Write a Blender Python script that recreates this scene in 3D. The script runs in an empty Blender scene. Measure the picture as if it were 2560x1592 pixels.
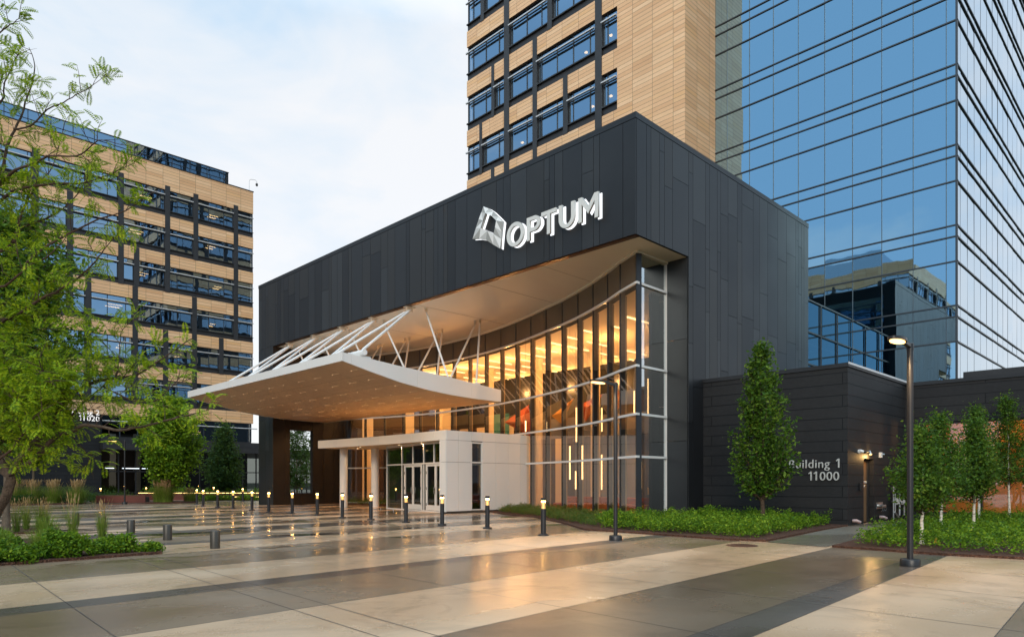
import bpy, math, random
import numpy as np
from mathutils import Vector, Matrix
random.seed(7); RNG=np.random.default_rng(11)
S=bpy.context.scene
COL=S.collection
R=math.radians
HALLP=210; CANP=60; BOLP=36; POSTP=180; SKYS=.10; SKYK=1.0; EXPO=0.76
# ------------------------------------------------------------------ helpers
class MB:
    def __init__(s): s.v=[]; s.f=[]; s.m=[]
    def quad(s,a,b,c,d,m=0):
        i=len(s.v); s.v+=[tuple(a),tuple(b),tuple(c),tuple(d)]; s.f.append((i,i+1,i+2,i+3)); s.m.append(m); return s
    def poly(s,pts,m=0):
        i=len(s.v); s.v+=[tuple(p) for p in pts]; s.f.append(tuple(range(i,i+len(pts)))); s.m.append(m); return s
    def box(s,x0,x1,y0,y1,z0,z1,m=0):
        if x0>x1:x0,x1=x1,x0
        if y0>y1:y0,y1=y1,y0
        if z0>z1:z0,z1=z1,z0
        i=len(s.v)
        s.v+=[(x0,y0,z0),(x1,y0,z0),(x1,y1,z0),(x0,y1,z0),(x0,y0,z1),(x1,y0,z1),(x1,y1,z1),(x0,y1,z1)]
        for q in ((0,3,2,1),(4,5,6,7),(0,1,5,4),(1,2,6,5),(2,3,7,6),(3,0,4,7)):
            s.f.append(tuple(i+k for k in q)); s.m.append(m)
        return s
    def obox(s,o,u,v,w,m=0):
        """box from corner o with edge vectors u,v,w"""
        o,u,v,w=map(Vector,(o,u,v,w)); i=len(s.v)
        for a,b,c in ((0,0,0),(1,0,0),(1,1,0),(0,1,0),(0,0,1),(1,0,1),(1,1,1),(0,1,1)):
            s.v.append(tuple(o+u*a+v*b+w*c))
        flip=u.cross(v).dot(w)<0
        for q in ((0,3,2,1),(4,5,6,7),(0,1,5,4),(1,2,6,5),(2,3,7,6),(3,0,4,7)):
            q=tuple(i+k for k in q)
            s.f.append(q[::-1] if flip else q); s.m.append(m)
        return s
    def prism(s,pts,z0,z1,m=0,cap=True):
        n=len(pts); i=len(s.v)
        ar=sum(pts[k][0]*pts[(k+1)%n][1]-pts[(k+1)%n][0]*pts[k][1] for k in range(n))
        if ar<0: pts=pts[::-1]
        s.v+=[(p[0],p[1],z0) for p in pts]+[(p[0],p[1],z1) for p in pts]
        if cap:
            s.f.append(tuple(range(i+n-1,i-1,-1))); s.m.append(m)
            s.f.append(tuple(range(i+n,i+2*n))); s.m.append(m)
        for k in range(n):
            s.f.append((i+k,i+(k+1)%n,i+n+(k+1)%n,i+n+k)); s.m.append(m)
        return s
    def tube(s,pts,r,n=8,m=0,caps=True):
        pts=[Vector(p) for p in pts]; N=len(pts)
        rs=r if isinstance(r,(list,tuple)) else [r]*N
        prev=None; base=len(s.v)
        for k,p in enumerate(pts):
            t=(pts[min(k+1,N-1)]-pts[max(k-1,0)])
            if t.length<1e-9: t=Vector((0,0,1))
            t.normalize()
            if prev is None:
                a=Vector((0,0,1)) if abs(t.z)<.9 else Vector((1,0,0))
                n1=t.cross(a).normalized()
            else:
                n1=(prev-t*prev.dot(t))
                n1=n1.normalized() if n1.length>1e-6 else t.orthogonal().normalized()
            prev=n1; n2=t.cross(n1)
            for j in range(n):
                an=2*math.pi*j/n
                s.v.append(tuple(p+(n1*math.cos(an)+n2*math.sin(an))*rs[k]))
        for k in range(N-1):
            for j in range(n):
                a=base+k*n+j; b=base+k*n+(j+1)%n
                s.f.append((a,b,b+n,a+n)); s.m.append(m)
        if caps:
            s.f.append(tuple(base+j for j in range(n))[::-1]); s.m.append(m)
            s.f.append(tuple(base+(N-1)*n+j for j in range(n))); s.m.append(m)
        return s
    def lathe(s,cx,cy,prof,n=24,m=0):
        """prof [(r,z)...] bottom to top"""
        return s.tube([(cx,cy,z) for r,z in prof],[max(r,1e-4) for r,z in prof],n,m) if all(prof[i][1]<prof[i+1][1] for i in range(len(prof)-1)) else s._lat(cx,cy,prof,n,m)
    def _lat(s,cx,cy,prof,n,m):
        b=len(s.v)
        for r,z in prof:
            for j in range(n):
                a=2*math.pi*j/n; s.v.append((cx+r*math.cos(a),cy+r*math.sin(a),z))
        for k in range(len(prof)-1):
            for j in range(n):
                a=b+k*n+j; c=b+k*n+(j+1)%n
                s.f.append((a,c,c+n,a+n)); s.m.append(m)
        s.f.append(tuple(b+j for j in range(n))[::-1]); s.m.append(m)
        s.f.append(tuple(b+(len(prof)-1)*n+j for j in range(n))); s.m.append(m)
        return s
    def build(s,name,mats,parent=None,smooth=False,origin=None,bevel=0):
        me=bpy.data.meshes.new(name)
        v=s.v
        if origin is not None:
            v=[(a-origin[0],b-origin[1],c-origin[2]) for a,b,c in s.v]
        me.from_pydata(v,[],s.f)
        if not isinstance(mats,(list,tuple)): mats=[mats]
        for q in mats: me.materials.append(q)
        if len(mats)>1: me.polygons.foreach_set('material_index',s.m)
        if smooth: me.polygons.foreach_set('use_smooth',[True]*len(me.polygons))
        me.update()
        o=bpy.data.objects.new(name,me); COL.objects.link(o)
        if origin is not None: o.location=origin
        if parent is not None:
            o.parent=parent
            if origin is None: o.location=(-parent['_o'][0],-parent['_o'][1],-parent['_o'][2]) if '_o' in parent else (0,0,0)
            else: o.location=tuple(origin[i]-(parent['_o'][i] if '_o' in parent else 0) for i in range(3))
        if bevel:
            b=o.modifiers.new('bevel','BEVEL'); b.width=bevel; b.segments=2; b.limit_method='ANGLE'
        if smooth:
            try:
                me.shade_smooth() ; me.set_sharp_from_angle(angle=R(40))
            except Exception: pass
        return o
def tag(o,label,cat,group=None,kind=None):
    if label: o['label']=label
    if cat: o['category']=cat
    if group: o['group']=group
    if kind: o['kind']=kind
    return o
def thing(name,label,cat,loc=(0,0,0),group=None):
    """Empty at the thing's base; children keep world-space mesh coordinates through _o"""
    o=bpy.data.objects.new(name,None); COL.objects.link(o)
    o.location=loc; o['_o']=list(loc); o.empty_display_size=.2
    return tag(o,label,cat,group)
def struct(name,mb,mats,**k):
    o=mb.build(name,mats,**k); o['kind']='structure'; return o
def copy_tree(root,loc,label,parent=None):
    c=root.copy(); COL.objects.link(c)
    if parent is not None: c.parent=parent
    else:
        c.location=loc
        if label: c['label']=label
    for ch in list(root.children): copy_tree(ch,None,None,c)
    return c
# ------------------------------------------------------------------ materials
def nm(name):
    m=bpy.data.materials.new(name); m.use_nodes=True
    nt=m.node_tree; nt.nodes.clear()
    out=nt.nodes.new('ShaderNodeOutputMaterial')
    return m,nt,out
def N(nt,t,**k):
    n=nt.nodes.new(t)
    for a,b in k.items():
        if a.startswith('i_'):
            key=a[2:]
            key=int(key) if key.isdigit() else key.replace('_',' ')
            n.inputs[key].default_value=b
        else: setattr(n,a,b)
    return n
def c4(c): return (c[0],c[1],c[2],1)
def ramp(nt,fac,stops,interp='LINEAR'):
    r=nt.nodes.new('ShaderNodeValToRGB'); r.color_ramp.interpolation=interp
    e=r.color_ramp.elements
    while len(e)<len(stops): e.new(.5)
    for k,(p,c) in enumerate(stops):
        e[k].position=p; e[k].color=c4(c) if not isinstance(c,(int,float)) else (c,c,c,1)
    nt.links.new(fac,r.inputs['Fac']); return r.outputs['Color']
def mixc(nt,fac,a,b,mode='MIX'):
    n=nt.nodes.new('ShaderNodeMix'); n.data_type='RGBA'; n.blend_type=mode
    for idx,v in ((0,fac),(6,a),(7,b)):
        if hasattr(v,'links') or hasattr(v,'is_output'): nt.links.new(v,n.inputs[idx])
        else: n.inputs[idx].default_value=(v if idx==0 else (c4(v) if not isinstance(v,(int,float)) else (v,v,v,1)))
    return n.outputs[2]
def math_(nt,op,a,b=None,clamp=False):
    n=nt.nodes.new('ShaderNodeMath'); n.operation=op; n.use_clamp=clamp
    for i,v in enumerate((a,b)):
        if v is None: continue
        if hasattr(v,'is_output'): nt.links.new(v,n.inputs[i])
        else: n.inputs[i].default_value=v
    return n.outputs[0]
def coords(nt,scale=(1,1,1)):
    tc=nt.nodes.new('ShaderNodeTexCoord'); mp=nt.nodes.new('ShaderNodeMapping')
    mp.inputs['Scale'].default_value=scale
    nt.links.new(tc.outputs['Object'],mp.inputs['Vector']); return mp.outputs['Vector']
def noise(nt,vec,scale,detail=4,rough=.55,dist=0):
    n=N(nt,'ShaderNodeTexNoise',i_Scale=scale,i_Detail=detail,i_Roughness=rough,i_Distortion=dist)
    nt.links.new(vec,n.inputs['Vector']); return n.outputs['Fac']
def principled(nt,out,base,rough=.5,metal=0,spec=.5,bump=None,bdist=.01,bstr=1,emis=None,estr=0,coat=0):
    p=nt.nodes.new('ShaderNodeBsdfPrincipled')
    def setv(k,v):
        if hasattr(v,'is_output'): nt.links.new(v,p.inputs[k])
        else: p.inputs[k].default_value=c4(v) if isinstance(v,(tuple,list)) else v
    setv('Base Color',base); setv('Roughness',rough); setv('Metallic',metal); setv('Specular IOR Level',spec)
    if coat: setv('Coat Weight',coat); setv('Coat Roughness',.1)
    if emis is not None: setv('Emission Color',emis); setv('Emission Strength',estr)
    if bump is not None:
        b=N(nt,'ShaderNodeBump',i_Distance=bdist,i_Strength=bstr); nt.links.new(bump,b.inputs['Height'])
        nt.links.new(b.outputs['Normal'],p.inputs['Normal'])
    nt.links.new(p.outputs[0],out.inputs[0]); return p
def mat(name,base,rough=.5,metal=0,spec=.5,var=.12,vscale=1.5,fine=30,bump=.0,coat=0):
    """procedural surface: base colour with soft large blotches and a fine grain"""
    m,nt,out=nm(name); v=coords(nt)
    n1=noise(nt,v,vscale,4); n2=noise(nt,v,fine,3)
    s=math_(nt,'ADD',math_(nt,'MULTIPLY',n1,.7),math_(nt,'MULTIPLY',n2,.3))
    k=ramp(nt,s,[(.3,1-var),(.7,1+var*.6)])
    col=mixc(nt,1.0,base,k,'MULTIPLY')
    rr=math_(nt,'ADD',math_(nt,'MULTIPLY',n1,.16),rough-.08,True)
    principled(nt,out,col,rr,metal,spec,bump=n2 if bump else None,bdist=bump or .01,coat=coat)
    return m
def emit(name,col,st):
    m,nt,out=nm(name); e=N(nt,'ShaderNodeEmission',i_Strength=st); e.inputs[0].default_value=c4(col)
    nt.links.new(e.outputs[0],out.inputs[0]); return m
def wallvec(nt,off=(0,0)):
    """(horizontal, z) coordinates for axis aligned walls, chosen by the face normal"""
    tc=nt.nodes.new('ShaderNodeTexCoord'); ge=nt.nodes.new('ShaderNodeNewGeometry')
    s=nt.nodes.new('ShaderNodeSeparateXYZ'); nt.links.new(tc.outputs['Object'],s.inputs[0])
    g=nt.nodes.new('ShaderNodeSeparateXYZ'); nt.links.new(ge.outputs['True Normal'],g.inputs[0])
    isx=math_(nt,'GREATER_THAN',math_(nt,'ABSOLUTE',g.outputs[0]),.5)
    mx=nt.nodes.new('ShaderNodeMix'); nt.links.new(isx,mx.inputs[0])
    nt.links.new(s.outputs[0],mx.inputs[2]); nt.links.new(s.outputs[1],mx.inputs[3])
    hor=math_(nt,'ADD',mx.outputs[0],off[0]); zz=math_(nt,'ADD',s.outputs[2],off[1])
    c=nt.nodes.new('ShaderNodeCombineXYZ'); nt.links.new(hor,c.inputs[0]); nt.links.new(zz,c.inputs[1])
    return c.outputs[0],tc.outputs['Object']
def brickmat(name,c1,c2,cm,w,h,mortar,rough,off=(0,0),offset=0.0,spec=.4,ramp_cols=None,bd=.004,nv=.12):
    m,nt,out=nm(name); v,oc=wallvec(nt,off)
    def bt(a,b,mo,ms):
        t=N(nt,'ShaderNodeTexBrick',offset=offset,squash=1.0,i_Scale=1.0,i_Brick_Width=w,i_Row_Height=h,i_Mortar_Size=ms,i_Bias=0.0,i_Mortar_Smooth=.1)
        t.inputs['Color1'].default_value=c4(a); t.inputs['Color2'].default_value=c4(b); t.inputs['Mortar'].default_value=c4(mo)
        nt.links.new(v,t.inputs['Vector']); return t
    t=bt((0,0,0),(1,1,1),(0,0,0),mortar)
    rnd=t.outputs['Color']
    if ramp_cols: base=ramp(nt,rnd,ramp_cols)
    else: base=ramp(nt,rnd,[(0,c1),(1,c2)])
    n1=noise(nt,oc,.6,5); n2=noise(nt,oc,9,4)
    mp=nt.nodes.new('ShaderNodeMapping'); mp.inputs['Scale'].default_value=(2.5,2.5,26); nt.links.new(oc,mp.inputs['Vector'])
    n3=noise(nt,mp.outputs[0],1.5,4)
    k=ramp(nt,math_(nt,'ADD',math_(nt,'MULTIPLY',n1,.4),math_(nt,'ADD',math_(nt,'MULTIPLY',n2,.25),math_(nt,'MULTIPLY',n3,.35))),[(.35,1-nv),(.65,1+nv)])
    base=mixc(nt,1.0,base,k,'MULTIPLY')
    base=mixc(nt,t.outputs['Fac'],base,cm)
    h_=math_(nt,'SUBTRACT',1.0,t.outputs['Fac'])
    h_=math_(nt,'ADD',h_,math_(nt,'MULTIPLY',n2,.15))
    principled(nt,out,base,rough,0,spec,bump=h_,bdist=bd)
    return m
def mirrorglass(name,tint,rough=.015,wav=.006,wscale=.45,dark=(.01,.015,.02),refl=.85,seethru=False):
    """reflective office glazing: tinted reflection that turns neutral at grazing angles, slightly wavy panes"""
    m,nt,out=nm(name); v=coords(nt)
    n=noise(nt,v,wscale,2,.4)
    n2=noise(nt,v,wscale*3.3,2,.4)
    hh=math_(nt,'ADD',n,math_(nt,'MULTIPLY',n2,.12))
    lw=N(nt,'ShaderNodeLayerWeight',i_Blend=.5)
    tn=mixc(nt,math_(nt,'POWER',lw.outputs['Facing'],3.4),tint,(.72,.80,.90))
    p=principled(nt,out,tn,rough,1.0,.5,bump=hh,bdist=wav)
    d=N(nt,'ShaderNodeBsdfTransparent' if seethru else 'ShaderNodeBsdfDiffuse'); d.inputs[0].default_value=c4((.8,.8,.75) if seethru else dark)
    mx=N(nt,'ShaderNodeMixShader'); mx.inputs[0].default_value=refl
    nt.links.new(d.outputs[0],mx.inputs[1]); nt.links.new(p.outputs[0],mx.inputs[2]); nt.links.new(mx.outputs[0],out.inputs[0])
    return m
def clearglass(name,tint=(.75,.72,.66),ior=1.5,boost=1.0,add=.0,wav=.003,refl=(1,1,1)):
    m,nt,out=nm(name); v=coords(nt)
    n=noise(nt,v,.5,2,.4)
    b=N(nt,'ShaderNodeBump',i_Distance=wav,i_Strength=1.0); nt.links.new(n,b.inputs['Height'])
    t=N(nt,'ShaderNodeBsdfTransparent'); t.inputs[0].default_value=c4(tint)
    g=N(nt,'ShaderNodeBsdfGlossy',i_Roughness=.01); g.inputs[0].default_value=c4(refl); nt.links.new(b.outputs[0],g.inputs['Normal'])
    lw=N(nt,'ShaderNodeLayerWeight',i_Blend=.5); nt.links.new(b.outputs[0],lw.inputs['Normal'])
    f0=((ior-1)/(ior+1))**2*2
    fac=math_(nt,'ADD',math_(nt,'MULTIPLY',math_(nt,'ADD',math_(nt,'MULTIPLY',math_(nt,'POWER',lw.outputs['Facing'],4.5),1-f0),f0),boost),add,True)
    mx=N(nt,'ShaderNodeMixShader'); nt.links.new(fac,mx.inputs[0]); nt.links.new(t.outputs[0],mx.inputs[1]); nt.links.new(g.outputs[0],mx.inputs[2])
    nt.links.new(mx.outputs[0],out.inputs[0]); return m
def leafmat(name,stops,rough=.55,trans=.35,spec=.18):
    m,nt,out=nm(name)
    ge=nt.nodes.new('ShaderNodeNewGeometry')
    v=coords(nt); nz=noise(nt,v,1.3,3)
    f=math_(nt,'ADD',math_(nt,'MULTIPLY',ge.outputs['Random Per Island'],.6),math_(nt,'MULTIPLY',nz,.5))
    col=ramp(nt,f,stops)
    p=principled(nt,out,col,rough,0,spec)
    t=N(nt,'ShaderNodeBsdfTranslucent'); nt.links.new(mixc(nt,.35,col,(.35,.45,.04)),t.inputs[0])
    mx=N(nt,'ShaderNodeMixShader'); mx.inputs[0].default_value=trans
    nt.links.new(p.outputs[0],mx.inputs[1]); nt.links.new(t.outputs[0],mx.inputs[2]); nt.links.new(mx.outputs[0],out.inputs[0])
    return m
M={}
TC=[(0,(.68,.385,.19)),(.25,(.80,.495,.27)),(.5,(.73,.435,.225)),(.75,(.84,.545,.31)),(1,(.75,.435,.20))]
M['terra1']=brickmat('terracotta_panels',(0,0,0),(1,1,1),(.20,.12,.07),1.56,.2786,.012,.55,off=(-.35+100*1.56,-.0+.2786*100+.09),ramp_cols=TC,nv=.08)
M['terra2']=brickmat('terracotta_panels_pale',(0,0,0),(1,1,1),(.22,.14,.08),1.72,.335,.014,.55,off=(100*1.72+.3,.335*100+.2),ramp_cols=TC,nv=.08)
M['frame']=mat('charcoal_metal_frame',(.030,.031,.034),.45,.2,.4,.15)
M['sill']=mat('charcoal_metal_panel',(.034,.034,.036),.5,.1,.4,.2)
M['alu']=mat('brushed_aluminium',(.58,.58,.58),.4,.15,.5,.08)
M['blueglass']=mirrorglass('tower_reflective_glass',(.29,.465,.59),wav=.0055,wscale=.35,refl=.96,dark=(.01,.03,.05))
M['winglass']=mirrorglass('office_window_glass',(.27,.40,.53),wav=.006,wscale=.5,refl=.85,seethru=True,dark=(.012,.016,.02))
M['tframe']=mat('blue_grey_transom',(.055,.065,.075),.4,.3,.5,.1)
M['blk']=[mat('black_panel_%s'%n,c,.42,.25,.45,.18,vscale=.8,fine=60) for n,c in (('plain',(.021,.0225,.025)),('pale',(.030,.032,.034)),('deep',(.014,.015,.017)),('warm',(.025,.025,.025)))]
M['gap']=mat('black_shadow_gap',(.006,.006,.007),.7)
M['soffit']=mat('warm_white_soffit_plaster',(.74,.64,.50),.7,0,.2,.05,vscale=.4)
M['white']=mat('white_painted_steel',(.72,.70,.67),.35,0,.5,.04,vscale=.5)
M['wpanel']=mat('white_composite_panel',(.68,.665,.635),.38,0,.5,.05,vscale=.5)
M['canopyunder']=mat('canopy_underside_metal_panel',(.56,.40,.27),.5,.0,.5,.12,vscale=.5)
M['hallglass']=clearglass('hall_clear_glass',(.84,.80,.72),1.55,1.2,.04,wav=.002)
M['spandrel']=mirrorglass('spandrel_glass',(.22,.18,.14),wav=.002,refl=.4,dark=(.17,.135,.10))
M['retglass']=clearglass('corner_return_glass',(.72,.72,.70),1.55,1.5,.42,wav=.002,refl=(.85,.95,1))
M['fin']=mat('tan_reflected_fin',(.34,.23,.13),.5,0,.4,.15)
M['doorglass']=clearglass('dark_entrance_glass',(.22,.24,.22),1.5,1.2,.05)
M['wingglass']=clearglass('wing_window_glass',(.7,.66,.6),1.5,1.3,.06,wav=.01)
M['stone']=brickmat('black_granite_courses',(.015,.015,.0165),(.021,.0205,.021),(.005,.005,.006),7.8,.3886,.016,.62,off=(240.9,.3886*10+.2),offset=.37,bd=.012,nv=.3,spec=.3)
M['black']=mat('black_powder_coat',(.016,.016,.018),.38,.1,.5,.2)
M['bronze']=mat('dark_bronze_bollard',(.060,.052,.042),.42,.3,.5,.2)
M['floor']=mat('polished_terrazzo_floor',(.50,.36,.20),.12,0,.5,.1)
M['inwall']=mat('warm_interior_plaster',(.85,.70,.50),.7,0,.3,.05,vscale=.3)
M['ingrey']=mat('grey_interior_wall',(.20,.20,.22),.6,0,.3,.1,vscale=.4)
M['indark']=mat('dark_timber_interior',(.06,.035,.02),.6,0,.3,.25)
M['inceil']=mat('interior_ceiling_board',(.86,.74,.56),.8,0,.2,.04)
M['led']=emit('linear_led_light',(1,.64,.28),2.6)
M['led2']=emit('pendant_tube_light',(1,.60,.24),2.4)
M['lampw']=emit('warm_lamp_glow',(1.0,.54,.17),3.2)
M['lampb']=emit('bollard_lamp_glow',(1.0,.56,.18),30)
M['can']=emit('downlight_lens',(1,.72,.42),1.8)
M['halo']=emit('sign_edge_light',(.93,.96,1.0),1.0)
M['signface']=mat('sign_letter_face',(.66,.66,.63),.45,.0,.5,.06)
M['signgrey']=[mat('emblem_facet_%s'%n,c,.4,0,.5,.05) for n,c in (('white',(.78,.78,.76)),('silver',(.52,.52,.50)),('grey',(.33,.33,.31)))]
M['steel']=mat('stainless_steel',(.55,.55,.54),.3,.9,.5,.15)
M['redwood']=mat('red_stained_timber',(.13,.030,.020),.5,0,.4,.3)
M['rust']=mat('rusty_cast_iron',(.10,.045,.025),.75,.1,.3,.4,fine=12)
M['mulch']=None
M['yellow']=mat('yellow_flag_plastic',(.85,.50,.02),.5)
M['orange']=mat('orange_red_fabric',(.48,.085,.02),.6)
M['amber']=mat('amber_fabric',(.60,.27,.03),.6)
M['teal']=mat('teal_painted_wall',(.06,.26,.28),.6)
M['green']=emit('exit_sign_green',(.05,.9,.2),2.2)
M['cyan']=emit('screen_cyan',(.1,.75,.85),1.1)
M['bark']=mat('grey_brown_bark',(.12,.095,.07),.8,0,.2,.45,vscale=7,fine=40,bump=.012)
M['barkdark']=mat('dark_twig_bark',(.075,.045,.032),.8,0,.2,.4,vscale=8)
M['oakbark']=mat('brown_ridged_bark',(.095,.065,.045),.85,0,.2,.6,vscale=14,fine=60,bump=.02)
# birch bark: white with dark lenticels
m_,nt,out=nm('white_birch_bark'); v_=coords(nt,(3,3,30)); n_=noise(nt,v_,1.3,3)
principled(nt,out,ramp(nt,n_,[(.33,(.05,.04,.035)),(.42,(.62,.55,.45)),(.7,(.75,.70,.62))]),.7,0,.3); M['birch']=m_
# mulch
m_,nt,out=nm('brown_bark_mulch'); v_=coords(nt)
vo=N(nt,'ShaderNodeTexVoronoi',i_Scale=38.0); nt.links.new(v_,vo.inputs['Vector'])
n_=noise(nt,v_,14,4)
principled(nt,out,ramp(nt,math_(nt,'ADD',math_(nt,'MULTIPLY',vo.outputs['Color'],.6),math_(nt,'MULTIPLY',n_,.4)),[(.2,(.025,.012,.008)),(.5,(.09,.04,.026)),(.8,(.17,.085,.05))]),.85,0,.2,bump=vo.outputs['Distance'],bdist=.03); M['mulch']=m_
# concrete paving, wet in patches
def paving(name,base,wetk=1.0):
    m,nt,out=nm(name); v=coords(nt)
    mp=nt.nodes.new('ShaderNodeMapping'); mp.inputs['Scale'].default_value=(.55,1,1); mp.inputs['Rotation'].default_value=(0,0,R(-3)); nt.links.new(v,mp.inputs['Vector']); vv=mp.outputs[0]
    big=noise(nt,vv,.33,3,.45,.3); med=noise(nt,v,1.3,5,.62,.5); fine=noise(nt,v,60,3,.7); grit=noise(nt,v,210,2,.6)
    pud=noise(nt,vv,.62,4,.5,.6)
    sheen=ramp(nt,math_(nt,'ADD',math_(nt,'MULTIPLY',big,.8),math_(nt,'MULTIPLY',med,.2)),[(.27,0.0),(.53,1.0)])   # damp concrete
    sp_=nt.nodes.new('ShaderNodeSeparateXYZ'); nt.links.new(v,sp_.inputs[0])
    low=math_(nt,'MULTIPLY',math_(nt,'SUBTRACT',sp_.outputs[1],11.5),.22,True)      # the plaza drains away from the street edge: water stands further in
    puddle=math_(nt,'MULTIPLY',ramp(nt,math_(nt,'ADD',math_(nt,'MULTIPLY',pud,.9),math_(nt,'MULTIPLY',med,.1)),[(.545,0.0),(.60,1.0)]),low)  # standing water
    k=ramp(nt,math_(nt,'ADD',math_(nt,'MULTIPLY',med,.45),math_(nt,'ADD',math_(nt,'MULTIPLY',fine,.28),math_(nt,'MULTIPLY',grit,.27))),[(.28,.74),(.72,1.2)])
    col=mixc(nt,1.0,base,k,'MULTIPLY')
    st_=noise(nt,v,.8,6,.7,1.2); stain=ramp(nt,st_,[(.52,1.0),(.64,.80),(.70,.92)])
    col=mixc(nt,1.0,col,stain,'MULTIPLY')
    vo=N(nt,'ShaderNodeTexVoronoi',i_Scale=7.0); nt.links.new(v,vo.inputs['Vector'])
    spot=ramp(nt,vo.outputs['Distance'],[(.015,.45),(.035,1.0)]); col=mixc(nt,1.0,col,spot,'MULTIPLY')
    col=mixc(nt,math_(nt,'MULTIPLY',sheen,.62*wetk),col,mixc(nt,1.0,col,(.60,.53,.46),'MULTIPLY'))
    col=mixc(nt,math_(nt,'MULTIPLY',puddle,.55),col,mixc(nt,1.0,col,(.55,.5,.45),'MULTIPLY'))
    dry=math_(nt,'SUBTRACT',1.0,sheen); nop=math_(nt,'SUBTRACT',1.0,puddle)
    rough=math_(nt,'ADD',math_(nt,'MULTIPLY',dry,.28),.115)
    rough=math_(nt,'ADD',math_(nt,'MULTIPLY',rough,nop),.045)
    rough=math_(nt,'ADD',rough,math_(nt,'MULTIPLY',math_(nt,'MULTIPLY',fine,.08),nop))
    hb=math_(nt,'MULTIPLY',math_(nt,'ADD',fine,math_(nt,'ADD',grit,math_(nt,'MULTIPLY',med,2.0))),nop)
    principled(nt,out,col,rough,0,.55,bump=hb,bdist=.00045)
    return m
M['pl']=paving('paving_light_cream',(.68,.475,.31))
M['pm']=paving('paving_mid_taupe',(.285,.205,.137))
M['pd']=paving('paving_dark_charcoal',(.118,.098,.082),.8)
M['pb']=paving('paving_dark_brown',(.18,.13,.087),.8)
M['joint']=mat('paving_joint',(.07,.055,.045),.8)
M['path']=paving('path_grey_concrete',(.23,.20,.16))
M['lawn']=mat('distant_ground',(.05,.055,.035),.9,0,.2,.3,vscale=.1)
# ------------------------------------------------------------------ ground, plaza
mb=MB(); mb.quad((-700,-700,-.06),(900,-700,-.06),(900,900,-.06),(-700,900,-.06))
struct('ground',mb,M['lawn'])
K=.06; J=.043
def st(s,t,z=0):   # plaza bands run along t, joints along s
    y=(s+K*t)/(1-K*J); x=t+J*y
    return (x,y,z)
bands=[(-14,-5.2,1),(-5.2,-3.2,0),(-3.2,.95,1),(.95,2.70,0),(2.70,3.17,2),(3.17,5.0,3),(5.0,7.3,0),(7.3,9.37,1),(9.37,9.92,2),(9.92,12.2,0),(12.2,14.95,1),(14.95,17.0,0),(17.0,17.6,2),(17.6,18.6,1),(18.6,20.1,0),(20.1,21.8,2),(21.8,23.6,0),(23.6,25.05,1),(25.05,27.0,0),(27.0,28.3,2),(28.3,29.8,0),(29.8,31.7,2),(31.7,33.4,0),(33.4,35.5,1),(35.5,37.2,0),(37.2,39.6,2),(39.6,41.6,0),(41.6,43.4,2),(43.4,44.5,0),(44.5,47.0,1)]
pm=MB()
joints_t=[-26,-18,-12,-6,-2.4,1.61,3.5,3.95,5.95,8.4,10.85,13.3,15.75,18.2,20.65,25,31,40]
def band(s0,s1,t0,t1,m):
    pm.quad(st(s0,t0),st(s0,t1),st(s1,t1),st(s1,t0),m)
for s0,s1,m in bands:
    if s0>18 and m==0:
        # broken light bands: a darker stretch swaps in part of the way
        r=random.Random(int(s0*10)); a=r.choice([3.2,5.0,7.2]); b=a+r.choice([1.6,2.6,3.4])
        band(s0,s1,-34,a,0); band(s0,(s0+s1)/2,a,b,1); band((s0+s1)/2,s1,a,b,0); band(s0,s1,b,60,0)
    else: band(s0,s1,-34,60,m)
far0=47.0
pm.quad(st(far0,-34),st(far0,60),st(140,60),st(140,-34),1)
# cast joints: narrow dark strips 3 mm above the slabs
for s0,s1,m in bands:
    for t in joints_t:
        if m==2 and random.random()<.0: continue
        q=[st(s0,t-.006,.003),st(s0,t+.006,.003),st(s1,t+.006,.003),st(s1,t-.006,.003)]
        pm.poly(q,4)
    pm.poly([st(s1-.004,-34,.0035),st(s1-.004,60,.0035),st(s1+.004,60,.0035),st(s1+.004,-34,.0035)],4)
struct('plaza',pm,[M['pl'],M['pm'],M['pd'],M['pb'],M['joint']])
mb=MB(); mb.poly([(16.5,7.68,.008),(16.2,6.12,.008),(24.0,6.85,.008),(28.5,6.9,.008),(30.8,7.2,.008),(30.8,8.45,.008),(24.6,8.45,.008),(22.1,8.3,.008)])
for x in (18.6,20.9,23.2,25.6): mb.poly([(x,6.25+(x-16)*.085,.012),(x+.012,6.25+(x-16)*.085,.012),(x+.012,7.6+(x-16)*.105,.012),(x,7.6+(x-16)*.105,.012)],1)
struct('path',mb,[M['path'],M['joint']])
def bed(name,pts,h=.05):
    m=MB(); m.prism(pts,-.02,h); return struct(name,m,M['mulch'])
bed('planting_bed',[(16.57,7.72),(22.1,8.34),(24.45,8.5),(24.45,13.95),(23.5,14.6),(21.1,14.6),(22.7,17.6),(24.3,21.4),(25.4,25.3),(23.2,25.05),(21.55,22.2),(21.0,20.0),(18.66,16.3),(16.55,13.5),(16.45,11),(16.3,8.7)])
bed('planting_bed',[(16.25,6.0),(16.05,3.72),(16.35,2.3),(16.9,-10),(30.8,-10),(30.8,7.1),(28.6,6.75),(24.0,6.72)])
bed('planting_bed',[(-8,14.45),(2.1,15.12),(4.85,15.28),(4.9,16.4),(4.3,17.2),(-8,16.5)])
bed('planting_bed',[(-8,18.0),(3.0,18.55),(4.75,18.5),(4.85,19.6),(4.3,20.6),(-8,20)])
bed('planting_bed',[(-8,23.3),(4.2,23.9),(4.95,24.8),(4.9,26.4),(-8,25.4)])
bed('planting_bed',[(2,51.2),(8,53),(11.2,53.0),(12.2,53.8),(13,60),(2,60)],.08)
bed('planting_bed',[(15.3,51.0),(17.2,50.3),(18.9,51.9),(19.5,54),(16,56)],.08)
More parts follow.
